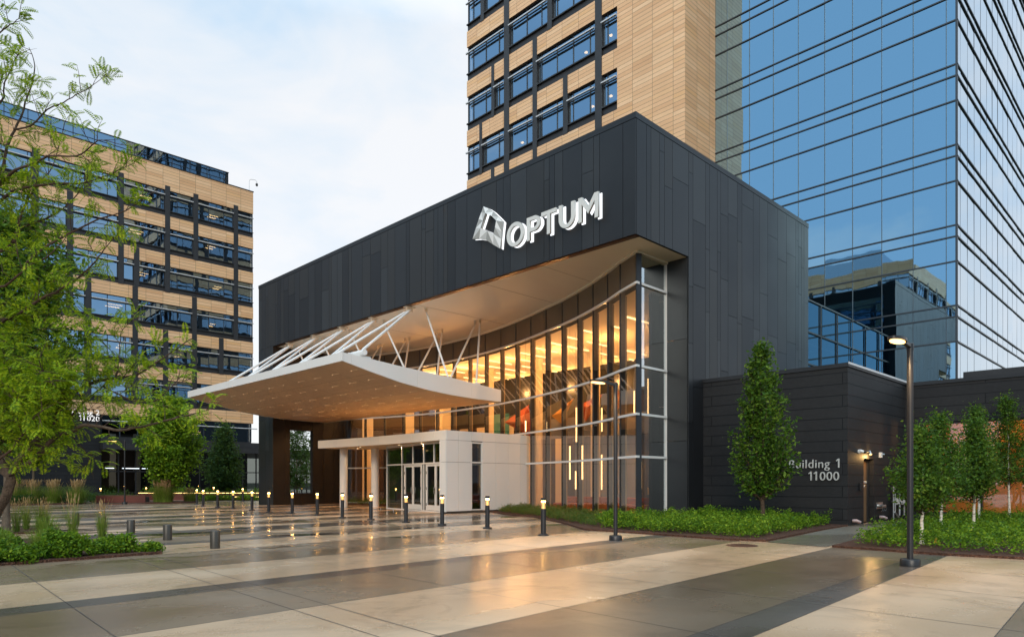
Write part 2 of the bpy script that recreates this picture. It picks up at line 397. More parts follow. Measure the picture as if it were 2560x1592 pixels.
bed('planting_bed',[(23.6,31.8),(25.0,31.5),(27.2,34),(27.1,37),(25.6,41.6),(24,41.6),(24.2,37)],.05)
# ------------------------------------------------------------------ brick office blocks
def facade(root,P,length,zbs,pillars,solid,sill_h=.57,brick_h=1.33,pitch=4.18,mod=1.56,u_off=0,brick=None,ends=(True,True),ztop=None,wins=True,depth=.32):
    """window bands between terracotta bands. P(u,n,z) maps to the world. pillars(i) -> list of (u0,u1) for window row i"""
    def bx(m,u0,u1,n0,n1,z0,z1,k=0): m.obox(P(u0,n0,z0),Vector(P(u1,n0,z0))-Vector(P(u0,n0,z0)),Vector(P(u0,n1,z0))-Vector(P(u0,n0,z0)),Vector(P(u0,n0,z1))-Vector(P(u0,n0,z0)),k)
    w=MB()
    for i,zb in enumerate(zbs):
        zt=zb+brick_h if not (ztop and i==len(zbs)-1) else ztop
        bx(w,0,length,-.5,0,zb,zt)
    for a,b in solid:
        for i,zb in enumerate(zbs[:-1]): bx(w,a,b,-.5,-.001,zb+brick_h,zbs[i+1])
    wall=w.build('brick_wall',M[brick],root)
    for i,zb in enumerate(zbs[:-1]):
        z0=zb+brick_h; z1=z0+sill_h; z2=zbs[i+1]
        pl=pillars(i)
        f=MB()
        cuts=[(0,0)]+sorted(pl+solid)+[(length,length)]
        bays=[(cuts[k][1],cuts[k+1][0]) for k in range(len(cuts)-1) if cuts[k+1][0]-cuts[k][1]>.25]
        for a,b in bays:
            bx(f,a,b,-.5,-.10,z0,z1); bx(f,a-.0,b+.0,-.12,.06,z1-.05,z1+.03)
        f.build('sill_band',M['sill'],root)
        for a,b in pl:
            # pillar carries on through the terracotta band above and below
            p=MB(); bx(p,a,b,-.45,.035,z0-.02,z2+(brick_h-.021 if i<len(zbs)-2 else .45)); p.build('pillar',M['sill'],root)
        if not wins: continue
        for a,b in bays:
            fr=MB(); zt=z2-.60
            bx(fr,a,b,-.32,-.14,z1+.031,z1+.09); bx(fr,a,b,-.32,-.14,z2-.06,z2-.002); bx(fr,a,b,-.32,-.15,zt-.03,zt+.03)
            bx(fr,a,a+.07,-.32,-.13,z1+.10,z2-.07); bx(fr,b-.07,b,-.32,-.13,z1+.10,z2-.07)
            u=math.ceil((a-u_off+.25)/mod)*mod+u_off
            us=[]
            while u<b-.25: us.append(u); bx(fr,u-.025,u+.025,-.32,-.145,z1+.10,z2-.07); u+=mod
            wo=fr.build('window',M['frame'],root)
            gl=MB(); e=[a+.07]+us+[b-.07]
            for q in range(len(e)-1):
                for (za,zc) in ((z1+.1,zt),(zt,z2-.07)):
                    ta,tb=random.gauss(0,.004),random.gauss(0,.004)
                    gl.quad(P(e[q],-.20+ta,za),P(e[q+1],-.20-ta,za),P(e[q+1],-.20-ta+tb,zc),P(e[q],-.20+ta+tb,zc))
            gl.build('pane',M['winglass'],wo)
            sh=MB(); bx(sh,a+.02,b-.02,.03,.17,zt-.045,zt+.045)
            for u in [a+.3]+us[::3]+[b-.3]: bx(sh,u-.012,u+.012,-.13,.03,zt-.012,zt+.012)
            sh.build('sunshade',M['alu'],wo)
    return wall
# brick tower (building 1)
T=thing('brick_tower','tall tan terracotta office tower with dark window grid rising behind the black entrance hall','office tower',(49,33,0))
zbs=[29.72+4.18*i for i in range(-4,9)]
P1=lambda u,n,z:(37.9-n,43.75-u,z)       # west face, u runs towards the corner
def pil1(i):
    k=i-4   # row 0 is the one whose window spans 31.6..33.9
    tbl={-3:[(3.0,3.4)],-2:[(3.0,3.4),(8.13-0.45,8.13)],-1:[(1.6,1.93),(7.67,8.13),(10.75,11.18)],0:[(3.05,3.38),(7.67,8.13)],1:[(9.2,9.65)],2:[(1.75,2.15),(9.0,9.45),(11.5,11.9)]}
    ex=tbl.get(k,[[(2.4,2.8),(9.2,9.6)],[(7.67,8.1)],[(3.05,3.4),(10.75,11.2)]][k%3])
    return [(4.53,5.11),(13.72,14.31)]+ex
facade(T,P1,20.85,zbs,pil1,[(15.61,20.85)],u_off=.66,brick='terra1')
m=MB(); m.box(38.402,41.69,22.9,23.4,14.0,zbs[-1]+1.33); m.build('brick_wall',M['terra1'],T)
m=MB(); m.box(38.4,66,23.4,43.3,0,zbs[-1]+1.0); m.box(41.72,66,22.95,23.4,0,zbs[-1]+1.0); m.build('core',M['sill'],T)
P1n=lambda u,n,z:(38.403+u,43.75+n,z)      # north face
facade(T,P1n,26,zbs,lambda i:[(4.5,5.1),(9.2,9.7),(13.8,14.4),(19,19.6)]+([(2.4,2.8)] if i%2 else [(16.5,17)]),[],brick='terra1',u_off=.4)
# office block 2
B2=thing('office_block','eight storey tan terracotta office block across the plaza behind the leafy tree','office block',(10,90,0))
zb2=[8.46+4.18*i for i in range(0,7)]
X0=-9.4
P2=lambda u,n,z:(X0+u,80.1-n,z)
def pil2(i):
    t={5:[13.57,18.1,21.1,25.7,28.7,33.25],4:[13.57,16.5,21.1,25.7,28.7,33.25],3:[13.57,16.5,21.1,22.6,25.7,33.25],2:[13.57,16.5,18.1,22.46,28.55,33.25],1:[12,14.2,18.1,22.46,25.5,28.55,31.54],0:[12,15.3,18.1,22.46,25.5,28.55]}[i]
    return [(x-X0,x-X0+.52) for x in t+[10.0,5.2,1.5,-3.0,-6.5]]
facade(B2,P2,45.0,zb2,pil2,[],brick='terra2',u_off=.3,mod=1.72,ztop=36.14)
P2e=lambda u,n,z:(35.6+n,80.603+u,z)
facade(B2,P2e,20,zb2,lambda i:[(3+i%3,3.5+i%3),(11,11.5)],[],brick='terra2',mod=1.72,ztop=36.14)
m=MB(); m.box(X0,35.1,80.6,99.6,0,35.9); m.build('core',M['sill'],B2)
m=MB(); m.box(X0-.02,35.66,80.05,100.1,36.14,36.24); m.build('coping',M['frame'],B2)
# lowest window row and base ledge
Pb=P2
fr=MB(); fr.box(19.6,35.4,80.2,80.5,6.13,6.25); fr.box(19.6,35.4,80.2,80.5,8.38,8.455)
gx=[19.6+1.72*k for k in range(10)]+[35.4]
for x in gx: fr.box(x-.03,x+.03,80.2,80.5,6.25,8.38)
fr.box(19.6,35.4,80.2,80.5,7.80,7.86)
w0=fr.build('window',M['frame'],B2)
g=MB()
for a,b in zip(gx[:-1],gx[1:]): g.quad((a,80.35,6.2),(b,80.35,6.2),(b,80.35,8.4),(a,80.35,8.4))
g.build('pane',M['winglass'],w0)
sh=MB().tube([(19.6,79.9,7.83),(36.0,79.9,7.83)],.06,8); sh.build('sunshade',M['alu'],w0)
m=MB(); m.box(19.4,36.1,79.7,81,5.5,6.13); m.box(19.4,60,78.9,96,4.85,5.45); m.build('base_ledge',M['sill'],B2)
m=MB(); m.box(X0,19.45,80.0,80.6,0,8.455); m.build('stone_wall',M['stone'],B2)
m=MB(); m.box(X0,4,80.6,81,0,8.4); m.build('core',M['sill'],B2)
# glazed ground floor and two storey entrance of block 2
gf=MB(); xs=[19.5+1.65*k for k in range(24)]
for x in xs: gf.box(x-.05,x+.05,80.12,80.3,0,4.85)
gf.box(19.5,58,80.12,80.3,2.55,2.66); gf.box(19.5,58,80.12,80.3,0,.12)
gw=gf.build('window',M['frame'],B2)
g=MB()
for a,b in zip(xs[:-1],xs[1:]): g.quad((a,80.2,.1),(b,80.2,.1),(b,80.2,4.85),(a,80.2,4.85))
g.build('pane',M['doorglass'],gw)
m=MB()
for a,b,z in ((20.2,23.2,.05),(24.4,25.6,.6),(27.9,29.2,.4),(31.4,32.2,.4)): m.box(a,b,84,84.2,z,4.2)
m.build('glowing_interior_wall',emit('lobby_wall_glow',(.75,.38,.12),.32),B2)  # warm room light put into these walls as their own emission
for x0,x1 in ((19.9,20.7),(21.5,23.1),(23.4,24.0)):
    m=MB(); m.box(x0,x1,80.02,80.1,2.90,2.96); m.build('entrance_light',emit('cool_line_light',(.8,.9,1),1.6),B2)
# glass penthouse screen on the roof of block 2
m=MB(); m.box(X0,32.96,80.9,97,36.2,37.85)
pn=m.build('roof_screen',M['winglass'],B2)
m=MB()
for x in [X0+1.9*k for k in range(23)]: m.box(x-.03,x+.03,80.86,80.9,36.2,37.85)
m.box(X0,32.96,80.85,80.89,36.95,37.0); m.box(X0,33.0,80.83,97,37.85,37.93); m.build('screen_mullion',M['frame'],pn)
# lit ceilings glimpsed through a few panes
glow=emit('office_ceiling_glow',(1,.68,.32),4.5)
for (x,z,wd) in ((22.9,32.0,1.3),(30.4,31.9,.9),(22.0,28.1,1.4),(30.2,28.3,.8),(23.0,23.7,.8),(31.0,23.8,.7),(20.0,19.8,1.3),(30.5,19.4,.5),(21.0,15.6,.4),(26.8,15.4,.5),(8,31.9,1.0),(9.5,23.6,.9),(28.5,6.9,.8)):
    m=MB(); m.box(x,x+wd,80.42,80.58,z,z+.05); m.box(x+.2,x+wd+.3,80.42,80.58,z+.28,z+.31); m.build('ceiling_light',glow,B2)
for (u,z) in ((14.8,32.4),(14.8,28.2),(12.6,32.2),(13.2,28.1),(6.2,28.0)):
    m=MB(); y=43.75-u; m.box(38.2,38.35,y-.09,y+.09,z,z+.09); m.build('ceiling_light',glow,T)
# office block 3: stands left of the camera, seen only as a reflection in the glass tower
B3=thing('office_block','tan terracotta office block left of the view, seen mirrored in the blue glass tower','office block',(-50,50,0))
P3e=lambda u,n,z:(-36+n,32+u,z); P3s=lambda u,n,z:(-36.503-u,32-n,z)
def pil3(i): return [(a+(i*1.3)%2,a+.55+(i*1.3)%2) for a in (4,10,15,21,27,33)]
facade(B3,P3e,44,zb2,pil3,[],brick='terra2',mod=1.72,ztop=36.14)
facade(B3,P3s,44,zb2,pil3,[],brick='terra2',mod=1.72,ztop=36.14)
m=MB(); m.box(-80,-36.5,32.5,76,0,35.9); m.build('core',M['sill'],B3)
m=MB(); m.box(-76,-40,38,76,36,39.5); m.build('roof_screen',M['winglass'],B3)
# ------------------------------------------------------------------ glass tower
G=thing('glass_tower','blue mirrored glass office tower with thin dark transoms at the right edge','glass tower',(60,16,0))
XG,YG=41.7,9.1; ztopG=64
zs=[]; k=-3
while True:
    zc=13.04+4.2*k
    if zc>ztopG: break
    zs+= [zc,zc+1.30,zc+1.89]; k+=1
zs=[z for z in zs if 0.3<z<ztopG]; zs=[0]+zs+[ztopG]
ys=[9.1,9.57,11.13,12.7,14.25,15.81,17.37,18.93,20.5,22.05,22.9]
xsG=[41.7]+[41.7+.75+1.56*i for i in range(0,16)]
def panes(lst,fixed,axis):
    g=MB()
    for a,b in zip(lst[:-1],lst[1:]):
        for z0,z1 in zip(zs[:-1],zs[1:]):
            t=random.gauss(0,.0035); q=random.gauss(0,.0035)
            if axis=='x': g.quad((fixed+t,b,z0),(fixed-t,a,z0),(fixed-t+q,a,z1),(fixed+t+q,b,z1))
            else: g.quad((a,fixed+t,z0),(b,fixed-t,z0),(b,fixed-t+q,z1),(a,fixed+t+q,z1))
    return g
wa=panes(ys,XG,'x').build('curtain_wall',M['blueglass'],G)
wb=panes(xsG,YG,'y').build('curtain_wall',M['blueglass'],G)
for y in ys[:-1]:
    m=MB(); m.box(XG-.03,XG+.05,y-.014,y+.014,0,ztopG) if y>9.2 else m.box(XG-.05,XG+.05,YG-.05,YG+.05,0,ztopG)
    m.build('mullion',M['tframe'],wa)
for z in zs[1:-1]:
    m=MB(); m.box(XG-.06,XG+.04,YG-.06,22.9,z-.035,z+.035); m.build('transom',M['tframe'],wa)
    m=MB(); m.box(XG-.055,xsG[-1],YG-.06,YG+.04,z-.034,z+.034); m.build('transom',M['tframe'],wb)
for x in xsG[1:]:
    m=MB(); m.box(x-.005,x+.005,YG-.006,YG+.05,0,ztopG); m.build('mullion',M['frame'],wb)
m=MB(); m.box(XG+.4,xsG[-1],YG+.4,22.8,0,ztopG-.3); m.build('core',M['sill'],G)
m=MB(); m.box(XG+.3,xsG[-1]-.05,YG+.3,22.85,ztopG,ztopG+.1); m.build('roof',M['sill'],G)
# glass link between hall and tower
L_=thing('glass_link','low blue glass link between the black hall and the mirrored tower','glass link',(38,16,0))
xl=[34.8,37.2,39.5,41.62]; zl=[5.0,6.1,7.55,9.2,10.85]
g=MB()
for a,b in zip(xl[:-1],xl[1:]):
    for z0,z1 in zip(zl[:-1],zl[1:]): 
        t=random.gauss(0,.003); g.quad((a,14.35+t,z0),(b,14.35-t,z0),(b,14.35-t,z1),(a,14.35+t,z1))
lg=g.build('glass_wall',clearglass('link_glass',(.35,.48,.58),1.5,2.0,.34,refl=(.26,.42,.52)),L_)
for z in zl[1:]:
    m=MB(); m.box(34.77,41.6,14.28,14.34,z-.04,z+.04); m.build('transom',M['frame'],lg)
for x in xl[1:-1]:
    m=MB(); m.box(x-.03,x+.03,14.27,14.33,5,10.8); m.build('mullion',M['frame'],lg)
m=MB(); m.box(34.8,41.6,14.45,20,10.9,11.0); m.build('roof',M['sill'],L_)
m=MB(); m.box(34.8,41.6,19.8,20,5,10.8); m.box(34.8,41.6,14.6,19.8,8.7,8.8); m.build('interior_wall',mat('link_interior_wall',(.35,.33,.34),.7),L_)
m=MB()
for i in range(4): m.box(35.2+i*1.3,35.6+i*1.3,15.6+i*.5,15.75+i*.5,8.66,8.69)
m.build('ceiling_light',M['can'],L_)
# ------------------------------------------------------------------ black entrance hall
H=thing('entrance_hall','black panelled entrance hall with curved glass wall and deep cream soffit','entrance hall',(27,30,0))
HX,HX2,HY,HY2,HZ,HS=19.95,34.76,14.02,43.97,14.45,10.17
def cladding(P,u0,u1,z0,z1,seed,holes=()):
    """vertical black panels of random width broken at random heights, with 10 mm shadow gaps"""
    r=random.Random(seed); m=MB(); u=u0
    while u<u1-.05:
        w=r.choice([.28,.32,.42,.55,.62,.8,.95,1.05]); e=min(u+w,u1)
        if u1-e<.25: e=u1
        z=z0; brk=[]
        while True:
            z+=r.uniform(2.2,5.5)
            if z>z1-.6: break
            brk.append(z)
        zz=[z0]+brk+[z1]
        for a,b in zip(zz[:-1],zz[1:]):
            k=r.choices([0,1,2,3],[.42,.22,.16,.2])[0]
            g=.009
            o=P(u+g,0,a+g*.8); m.obox(o,Vector(P(e-g,0,a+g*.8))-Vector(o),Vector(P(u+g,.04,a+g*.8))-Vector(o),Vector(P(u+g,0,b-g*.8))-Vector(o),k)
        u=e
    return m
PW=lambda u,n,z:(HX-n,u,z); PS=lambda u,n,z:(u,HY-n,z)
c=MB()
# backing volumes (shadow gap colour)
b=MB()
b.box(HX+.001,HX+.9,HY+.001,HY2,HS+.02,HZ-.02)             # west fascia beam
b.box(HX+.9,HX2,HY+.001,HY+.5,HS+.02,HZ-.02)
b.box(23.42,HX2,HY+.001,HY+.5,0,HS+.02)
b.box(HX+.001,HX2,41.9,HY2,HS+.02,HZ-.02)
b.box(HX+.9,HX2,HY+.5,41.9,HZ-.5,HZ-.1)
b.box(HX2-.3,HX2-.001,HY+.5,HY2,0,HZ-.5)
b.build('wall_core',M['gap'],H)
m=MB(); m.quad((HX2+.01,14.7,5.6),(HX2+.01,22.8,5.6),(HX2+.01,22.8,13.6),(HX2+.01,14.7,13.6)); m.build('glass_wall',M['winglass'],H)  # unseen pane, added so the tower mirrors blue instead of black wall
def clad_part(m): return m.build('wall_cladding',M['blk'],H)
clad_part(cladding(PW,HY-.04,HY2,HS,HZ-.22,3))
clad_part(cladding(PW,41.88,HY2,0,HS-.001,8))
m=cladding(PS,HX-.0,23.40,HS,HZ-.22,5); clad_part(m)
clad_part(cladding(PS,23.40,HX2,0,HZ-.22,6))
# jamb beside the glass return, facing west
PJ=lambda u,n,z:(23.42-n,u,z)
clad_part(cladding(PJ,HY,15.6,0,HS-.001,12))
m=MB(); m.box(HX-.05,HX+.3,HY-.05,HY2+.03,HZ-.21,HZ); m.box(HX+.3,HX2+.02,HY-.05,HY+.3,HZ-.21,HZ-.002); m.build('coping',M['blk'][0],H)
# north leg with window opening (faces south, plane y=41.9)
Pn=lambda u,n,z:(u,41.9-n,z)
leg=MB()
leg.box(HX+.001,HX+.4,41.95,HY2-.01,0,HS+.01); leg.box(HX+.4,21.08,41.95,42.25,0,HS+.01); leg.box(22.7,26.3,41.95,42.25,0,HS+.01)
leg.box(21.08,22.7,41.95,42.25,4.88,HS+.01); leg.box(21.08,22.7,41.95,42.25,0,.75)
leg.build('wall_core',M['gap'],H)
rb=mat('dark_brown_panel',(.014,.010,.008),.45,.1,.35,.2)
for (a,bb,z0,z1) in ((HX,21.08,0,HS),(22.7,26.3,0,HS),(21.08,22.7,4.88,HS),(21.08,22.7,0,.75)):
    m=MB(); u=a
    while u<bb-.02:
        e=min(u+.78,bb); m.box(u+.006,e-.006,41.9,41.95,z0+.004,z1-.004); u=e
    m.build('wall_cladding',rb,H)
# brown drip edge under fascia
m=MB(); m.box(HX+.03,HX+.28,HY+.03,41.9,HS-.012,HS+.03); m.build('drip_edge',mat('bronze_drip_edge',(.10,.045,.02),.4,.5,.5),H)
# curved glass wall in plan
cur=[(21.41,15.0),(22.02,16.2),(22.72,17.35),(23.42,18.68),(24.08,20.08),(24.67,21.55),(25.18,23.05),(25.70,24.6),(26.15,26.15),(26.55,27.75),(26.83,29.35),(27.02,31.0),(27.13,32.62),(27.16,34.3),(27.05,35.9),(26.83,37.45),(26.45,39.05),(25.9,40.6),(25.3,41.88)]
# soffit: from fascia to the curve, then over to the corner return
s=MB()
inn=[(HX+.28,HY+.28)]+[(HX+.28,y) for x,y in cur]
s.poly([(HX+.27,HY+.05,HS-.0)]+[(23.4,HY+.05,HS)]+[(23.4,15.0,HS),(21.41,15.0,HS),(HX+.27,15.0,HS)])
for (x0,y0),(x1,y1) in zip(cur[:-1],cur[1:]): s.quad((HX+.27,y0,HS),(x0,y0,HS),(x1,y1,HS),(HX+.27,y1,HS))
sf=s.build('soffit',M['soffit'],H)
m=MB()
for (x,y) in ((23.45,18.7),(24.9,22.2),(26.4,27.1),(27.1,32.6),(26.9,37)): m.box(HX+.3,x-.1,y-.008,y+.008,HS-.006,HS-.001)
m.build('soffit_joint',mat('soffit_joint_line',(.28,.2,.13),.8),sf)
def off(pts,d):
    o=[]
    for i,(x,y) in enumerate(pts):
        a=pts[max(i-1,0)]; b_=pts[min(i+1,len(pts)-1)]
        t=Vector((b_[0]-a[0],b_[1]-a[1])).normalized(); o.append((x-t.y*d,y+t.x*d))
    return o
def strip(m,pts,d0,d1,z0,z1,k=0):
    A=off(pts,d0); B_=off(pts,d1)
    for i in range(len(pts)-1):
        a,b_,c_,d_=A[i],A[i+1],B_[i+1],B_[i]
        j=len(m.v); m.v+=[(q[0],q[1],z0) for q in (a,b_,c_,d_)]+[(q[0],q[1],z1) for q in (a,b_,c_,d_)]
        for f in ((0,1,2,3),(7,6,5,4),(0,4,5,1),(1,5,6,2),(2,6,7,3),(3,7,4,0)): m.f.append(tuple(j+q for q in f)); m.m.append(k)
ret=[(21.41,15.0),(22.5,15.0),(23.40,15.0)]
TZ=[2.45,4.05,5.86,8.97]
# glass panes: one mesh per bay so that each bay is a window of its own
zr=[.14]+TZ+[HS-.07]
full=[(p,q) for p,q in zip(cur[:-1],cur[1:])]+[(ret[0],ret[1]),(ret[1],ret[2])]
for i,(p,q) in enumerate(full):
    g=MB(); t=random.gauss(0,.004)
    for k in range(4): g.quad((p[0]+t,p[1],zr[k]),(q[0]-t,q[1],zr[k]),(q[0]-t,q[1],zr[k+1]),(p[0]+t,p[1],zr[k+1]),0)
    top=1 if i<len(cur)-1 else 0
    g.quad((p[0],p[1],zr[4]),(q[0],q[1],zr[4]),(q[0],q[1],zr[5]),(p[0],p[1],zr[5]),top)
    g.build('glass_bay',[M['hallglass'] if i<len(cur)-1 else M['retglass'],M['spandrel']],H)
for i,(x,y) in enumerate(cur):
    m=MB(); t=Vector((cur[min(i+1,len(cur)-1)][0]-cur[max(i-1,0)][0],cur[min(i+1,len(cur)-1)][1]-cur[max(i-1,0)][1],0)).normalized(); nrm=Vector((-t.y,t.x,0))
    if nrm.x>0: nrm=-nrm
    o=Vector((x,y,.1))-t*.03+nrm*.02
    m.obox(o,t*.06,-nrm*.22,(0,0,HS-.15)); mu=m.build('mullion',M['frame'],H)
    if 0<i:
        m=MB(); o=Vector((x,y,.1))+t*.04-nrm*.24; m.obox(o,t*.06,-nrm*.07,(0,0,8.75)); m.build('fin',M['fin'],mu)  # tan bars added to imitate the fins reflected in each glass bay
m=MB(); m.box(23.37,23.43,14.93,15.05,0,HS-.05); m.build('corner_trim',M['white'],H)
for z in TZ+[.10]:
    m=MB(); strip(m,cur,.07 if True else 0,-.02,z-.045,z+.045); m.box(21.33,23.38,14.92,15.02,z-.044,z+.044); m.build('transom',M['wpanel'],H)
m=MB(); strip(m,cur,.12,-.05,HS-.09,HS-.005); m.box(21.3,23.38,14.88,15.04,HS-.088,HS-.006); m.build('head_trim',M['soffit'],H)
# interior
m=MB(); m.box(22.85,23.38,15.3,15.42,.06,8.9); m.build('dark_partition',M['gap'],H)
fl=MB(); fl.poly([(x+.1,y,.06) for x,y in cur]+[(37.8,41.88,.06),(37.8,15.2,.06)]); fl.build('floor',M['floor'],H)
ce=MB(); ce.poly(([(x+.35,y,8.9) for x,y in cur]+[(37.8,41.88,8.9),(37.8,15.3,8.9)])[::-1]); cl=ce.build('ceiling',M['inceil'],H)
w=MB(); w.box(37.6,37.8,15.2,41.9,.06,8.9,0); [w.box(25.5+.9*q,26.4+.9*q,41.7,41.88,.06,8.9,(2,0,2,2)[q%4]) for q in range(13)]; w.box(24.5,37.6,15.15,15.35,.06,8.9,2); w.build('interior_wall',[M['inwall'],M['ingrey'],M['indark']],H)
w=MB(); w.box(31.5,31.7,17.5,26.5,.06,3.9,1); w.box(31.4,37.6,17.4,26.6,3.9,4.1,1); w.box(30.9,31.0,16.0,30.0,4.1,5.3,1); w.box(33.5,33.7,17,24,4.1,6.6,2); w.build('mezzanine',[M['inwall'],M['ingrey'],M['indark']],H)
w=MB(); [w.box(33.0,33.2,27.5+.95*q,28.45+.95*q,.06,5.4,(0,1,0,0,1)[q%5]) for q in range(14)]; w.build('dark_partition',[M['indark'],M['inwall']],H)  # alternating stripes imitate the brown leg wall reflected in the glass
w=MB(); w.box(32.8,32.95,33.6,35.6,.06,6.2); w.box(35,35.15,26.8,29.2,4.0,7); w.build('teal_panel',M['teal'],H)
for x,y in ((28.6,18.6),(29.3,23.2),(29.9,28.0),(30.4,32.8),(30.0,37.6)):
    m=MB(); m.lathe(x,y,[(.26,.06),(.26,8.9)],20); m.build('column',M['inwall'],H,smooth=True)
k=0; r_=random.Random(5)
for yy in [16.6+1.55*i for i in range(16)]:
    for xx in (25.5,28.3,31.2,34.2):
        xi=np.interp(yy,[c_[1] for c_ in cur],[c_[0] for c_ in cur])
        x0=max(xx+r_.uniform(-.6,.6),xi+1.0); L=r_.choice([1.5,2.2,2.2])
        if x0+L>37.3 or r_.random()<.22: continue
        m=MB(); m.box(x0,x0+L,yy-.035,yy+.035,8.84,8.88); m.build('ceiling_light',M['led'],cl)
def point(name,loc,power,col,rad=.06,spot=None):
    l=bpy.data.lights.new(name,'SPOT' if spot else 'POINT'); l.energy=power; l.color=col; l.shadow_soft_size=rad
    if spot: l.spot_size=R(spot); l.spot_blend=.6
    o=bpy.data.objects.new(name,l); COL.objects.link(o); o.location=loc; return o
WARM=(1,.50,.17)
for y in (17.5,21.5,25.5,29.5,33.5,37.5):
    for x in (28.2,33.6):
        point('hall_ceiling_lamp',(x+(.6 if y>24 else 0),y,7.7),HALLP,WARM,.08)
# ------------------------------------------------------------------ vestibule
V=thing('entrance_vestibule','white panelled entrance vestibule with double glass doors under a long white band','vestibule',(20.4,25.06,0))
m=MB()
# right (south) face, panel grid
px=[20.42,21.13,21.97,22.71,23.59,24.45,25.36]
def wpanels(m,P,us,zsx,skip=()):
    for i,(a,b) in enumerate(zip(us[:-1],us[1:])):
        for j,(z0,z1) in enumerate(zip(zsx[:-1],zsx[1:])):
            if (i,j) in skip: continue
            o=P(a+.008,0,z0+.008); m.obox(o,Vector(P(b-.008,0,z0+.008))-Vector(o),Vector(P(a+.008,.05,z0+.008))-Vector(o),Vector(P(a+.008,0,z1-.008))-Vector(o))
PSv=lambda u,n,z:(u,25.06-n,z)
wpanels(m,PSv,px+[26.0],[.10,2.44,3.48,3.94],skip={(2,0),(2,1)})
PWv=lambda u,n,z:(20.42-n,u,z)
wpanels(m,PWv,[25.02,25.5],[.08,2.44,3.48],)
m.build('wall_panels',M['wpanel'],V,bevel=0)
m=MB(); m.box(20.45,21.96,25.065,25.45,0,3.9); m.box(22.72,25.9,25.065,25.3,0,3.9); m.box(21.96,22.72,25.065,25.3,3.42,3.9); m.box(21.96,22.72,25.065,25.3,0,.10)
m.build('wall_core',M['joint'],V)
fw=MB(); 
for a,b,z0,z1 in ((21.975,22.02,.12,3.44),(22.66,22.705,.12,3.44),(22.02,22.66,.12,.17),(22.02,22.66,3.37,3.44),(22.02,22.66,2.42,2.48)): fw.box(a,b,25.03,25.16,z0,z1)
f_=fw.build('window',M['wpanel'],V)
g=MB().quad((22.02,25.1,.17),(22.66,25.1,.17),(22.66,25.1,3.37),(22.02,25.1,3.37)); g.build('pane',M['doorglass'],f_)
# curved front band (roof edge)
arc=[]
for i in range(13):
    t=i/12; y=25.02+t*12.0; x=20.40+.34*math.sin(math.pi*min(t*1.0,1))*.9; arc.append((x,y))
bnd=MB()
for i in range(12):
    (x0,y0),(x1,y1)=arc[i],arc[i+1]; e=.005
    bnd.obox((x0,y0+e,3.485),(x1-x0,y1-y0-2*e,0),(.06,0,0),(0,0,.455))
bnd.build('roof_band',M['wpanel'],V)
rf=MB(); rf.prism([(x+.05,y) for x,y in arc]+[(22.9,37.02),(26.2,33.4),(26.2,25.08)],3.50,3.90); rf.build('roof',M['soffit'],V)
m=MB(); m.box(20.41,22.9,36.99,37.05,3.49,3.94); m.build('roof_band',M['wpanel'],V)
# angled door wall
W0=Vector((20.93,25.55,0)); W1=Vector((22.06,32.3,0)); D=(W1-W0).normalized(); NN=Vector((-D.y,D.x,0))  # NN points west-ish
if NN.x>0: NN=-NN
LW=(W1-W0).length
def PD(s_,n,z): p=W0+D*s_+NN*n; return (p.x,p.y,z)
def dbox(m,s0,s1,n0,n1,z0,z1,k=0):
    o=PD(s0,n0,z0); m.obox(o,Vector(PD(s1,n0,z0))-Vector(o),Vector(PD(s0,n1,z0))-Vector(o),Vector(PD(s0,n0,z1))-Vector(o),k)
edges=[0,.16,1.93,2.17,2.47,2.70,4.62,4.95,LW]   # sidelight, door, sidelight, mullion, sidelight...
fr=MB()
dbox(fr,0,LW,-.08,.05,.0,.06); dbox(fr,0,LW,-.08,.05,3.38,3.5); dbox(fr,0,LW,-.08,.05,2.40,2.47)
for s_ in (0,.18,2.12,2.40,2.62,4.58,4.90,LW-.05): dbox(fr,s_-.0,s_+.05,-.08,.045,.06,2.40)
for s_ in (0,1.32,2.40,3.62,4.90,LW-.05): dbox(fr,s_,s_+.05,-.08,.045,2.47,3.38)
fd=fr.build('door_frame',M['wpanel'],V)
g=MB()
for a,b in ((.05,.18),(2.17,2.40),(2.45,2.62),(4.63,4.90),(4.95,LW-.05)): g.quad(PD(a,0,.06),PD(b,0,.06),PD(b,0,2.4),PD(a,0,2.4))
for a,b in ((.05,1.32),(1.37,2.40),(2.45,3.62),(3.67,4.90),(4.95,LW-.05)): g.quad(PD(a,0,2.47),PD(b,0,2.47),PD(b,0,3.38),PD(a,0,3.38))
g.build('pane',M['doorglass'],fd)
for s0,s1 in ((.23,1.17),(1.18,2.12),(2.67,3.62),(3.63,4.58)):
    d=MB(); w_=.085
    dbox(d,s0,s0+w_,-.02,.035,.08,2.38); dbox(d,s1-w_,s1,-.02,.035,.08,2.38); dbox(d,s0+w_,s1-w_,-.02,.035,.08,.34); dbox(d,s0+w_,s1-w_,-.02,.035,2.28,2.38)
    do=d.build('door',M['wpanel'],V)
    gg=MB().quad(PD(s0+w_,0.005,.34),PD(s1-w_,.005,.34),PD(s1-w_,.005,2.28),PD(s0+w_,.005,2.28)); gg.build('pane',M['doorglass'],do)
    left=(s0 in (.23,2.67)); hs=s1-.05 if left else s0+.05
    h_=MB(); h_.tube([PD(hs,.035,.92),PD(hs,.10,.92),PD(hs,.10,1.22),PD(hs,.035,1.22)],.014,8); h_.build('handle',M['steel'],do,smooth=True)
    for z in (.3,1.1,1.9):
        hh=MB(); sx=s0+.005 if left else s1-.03; dbox(hh,sx,sx+.025,.036,.055,z,z+.14); hh.build('hinge',M['frame'],do)
m=MB()
lobby=[(26.2,25.5),(26.2,32.6)]
m.box(22.3,26.2,32.4,32.55,0,3.45); m.build('side_wall',M['wpanel'],V)
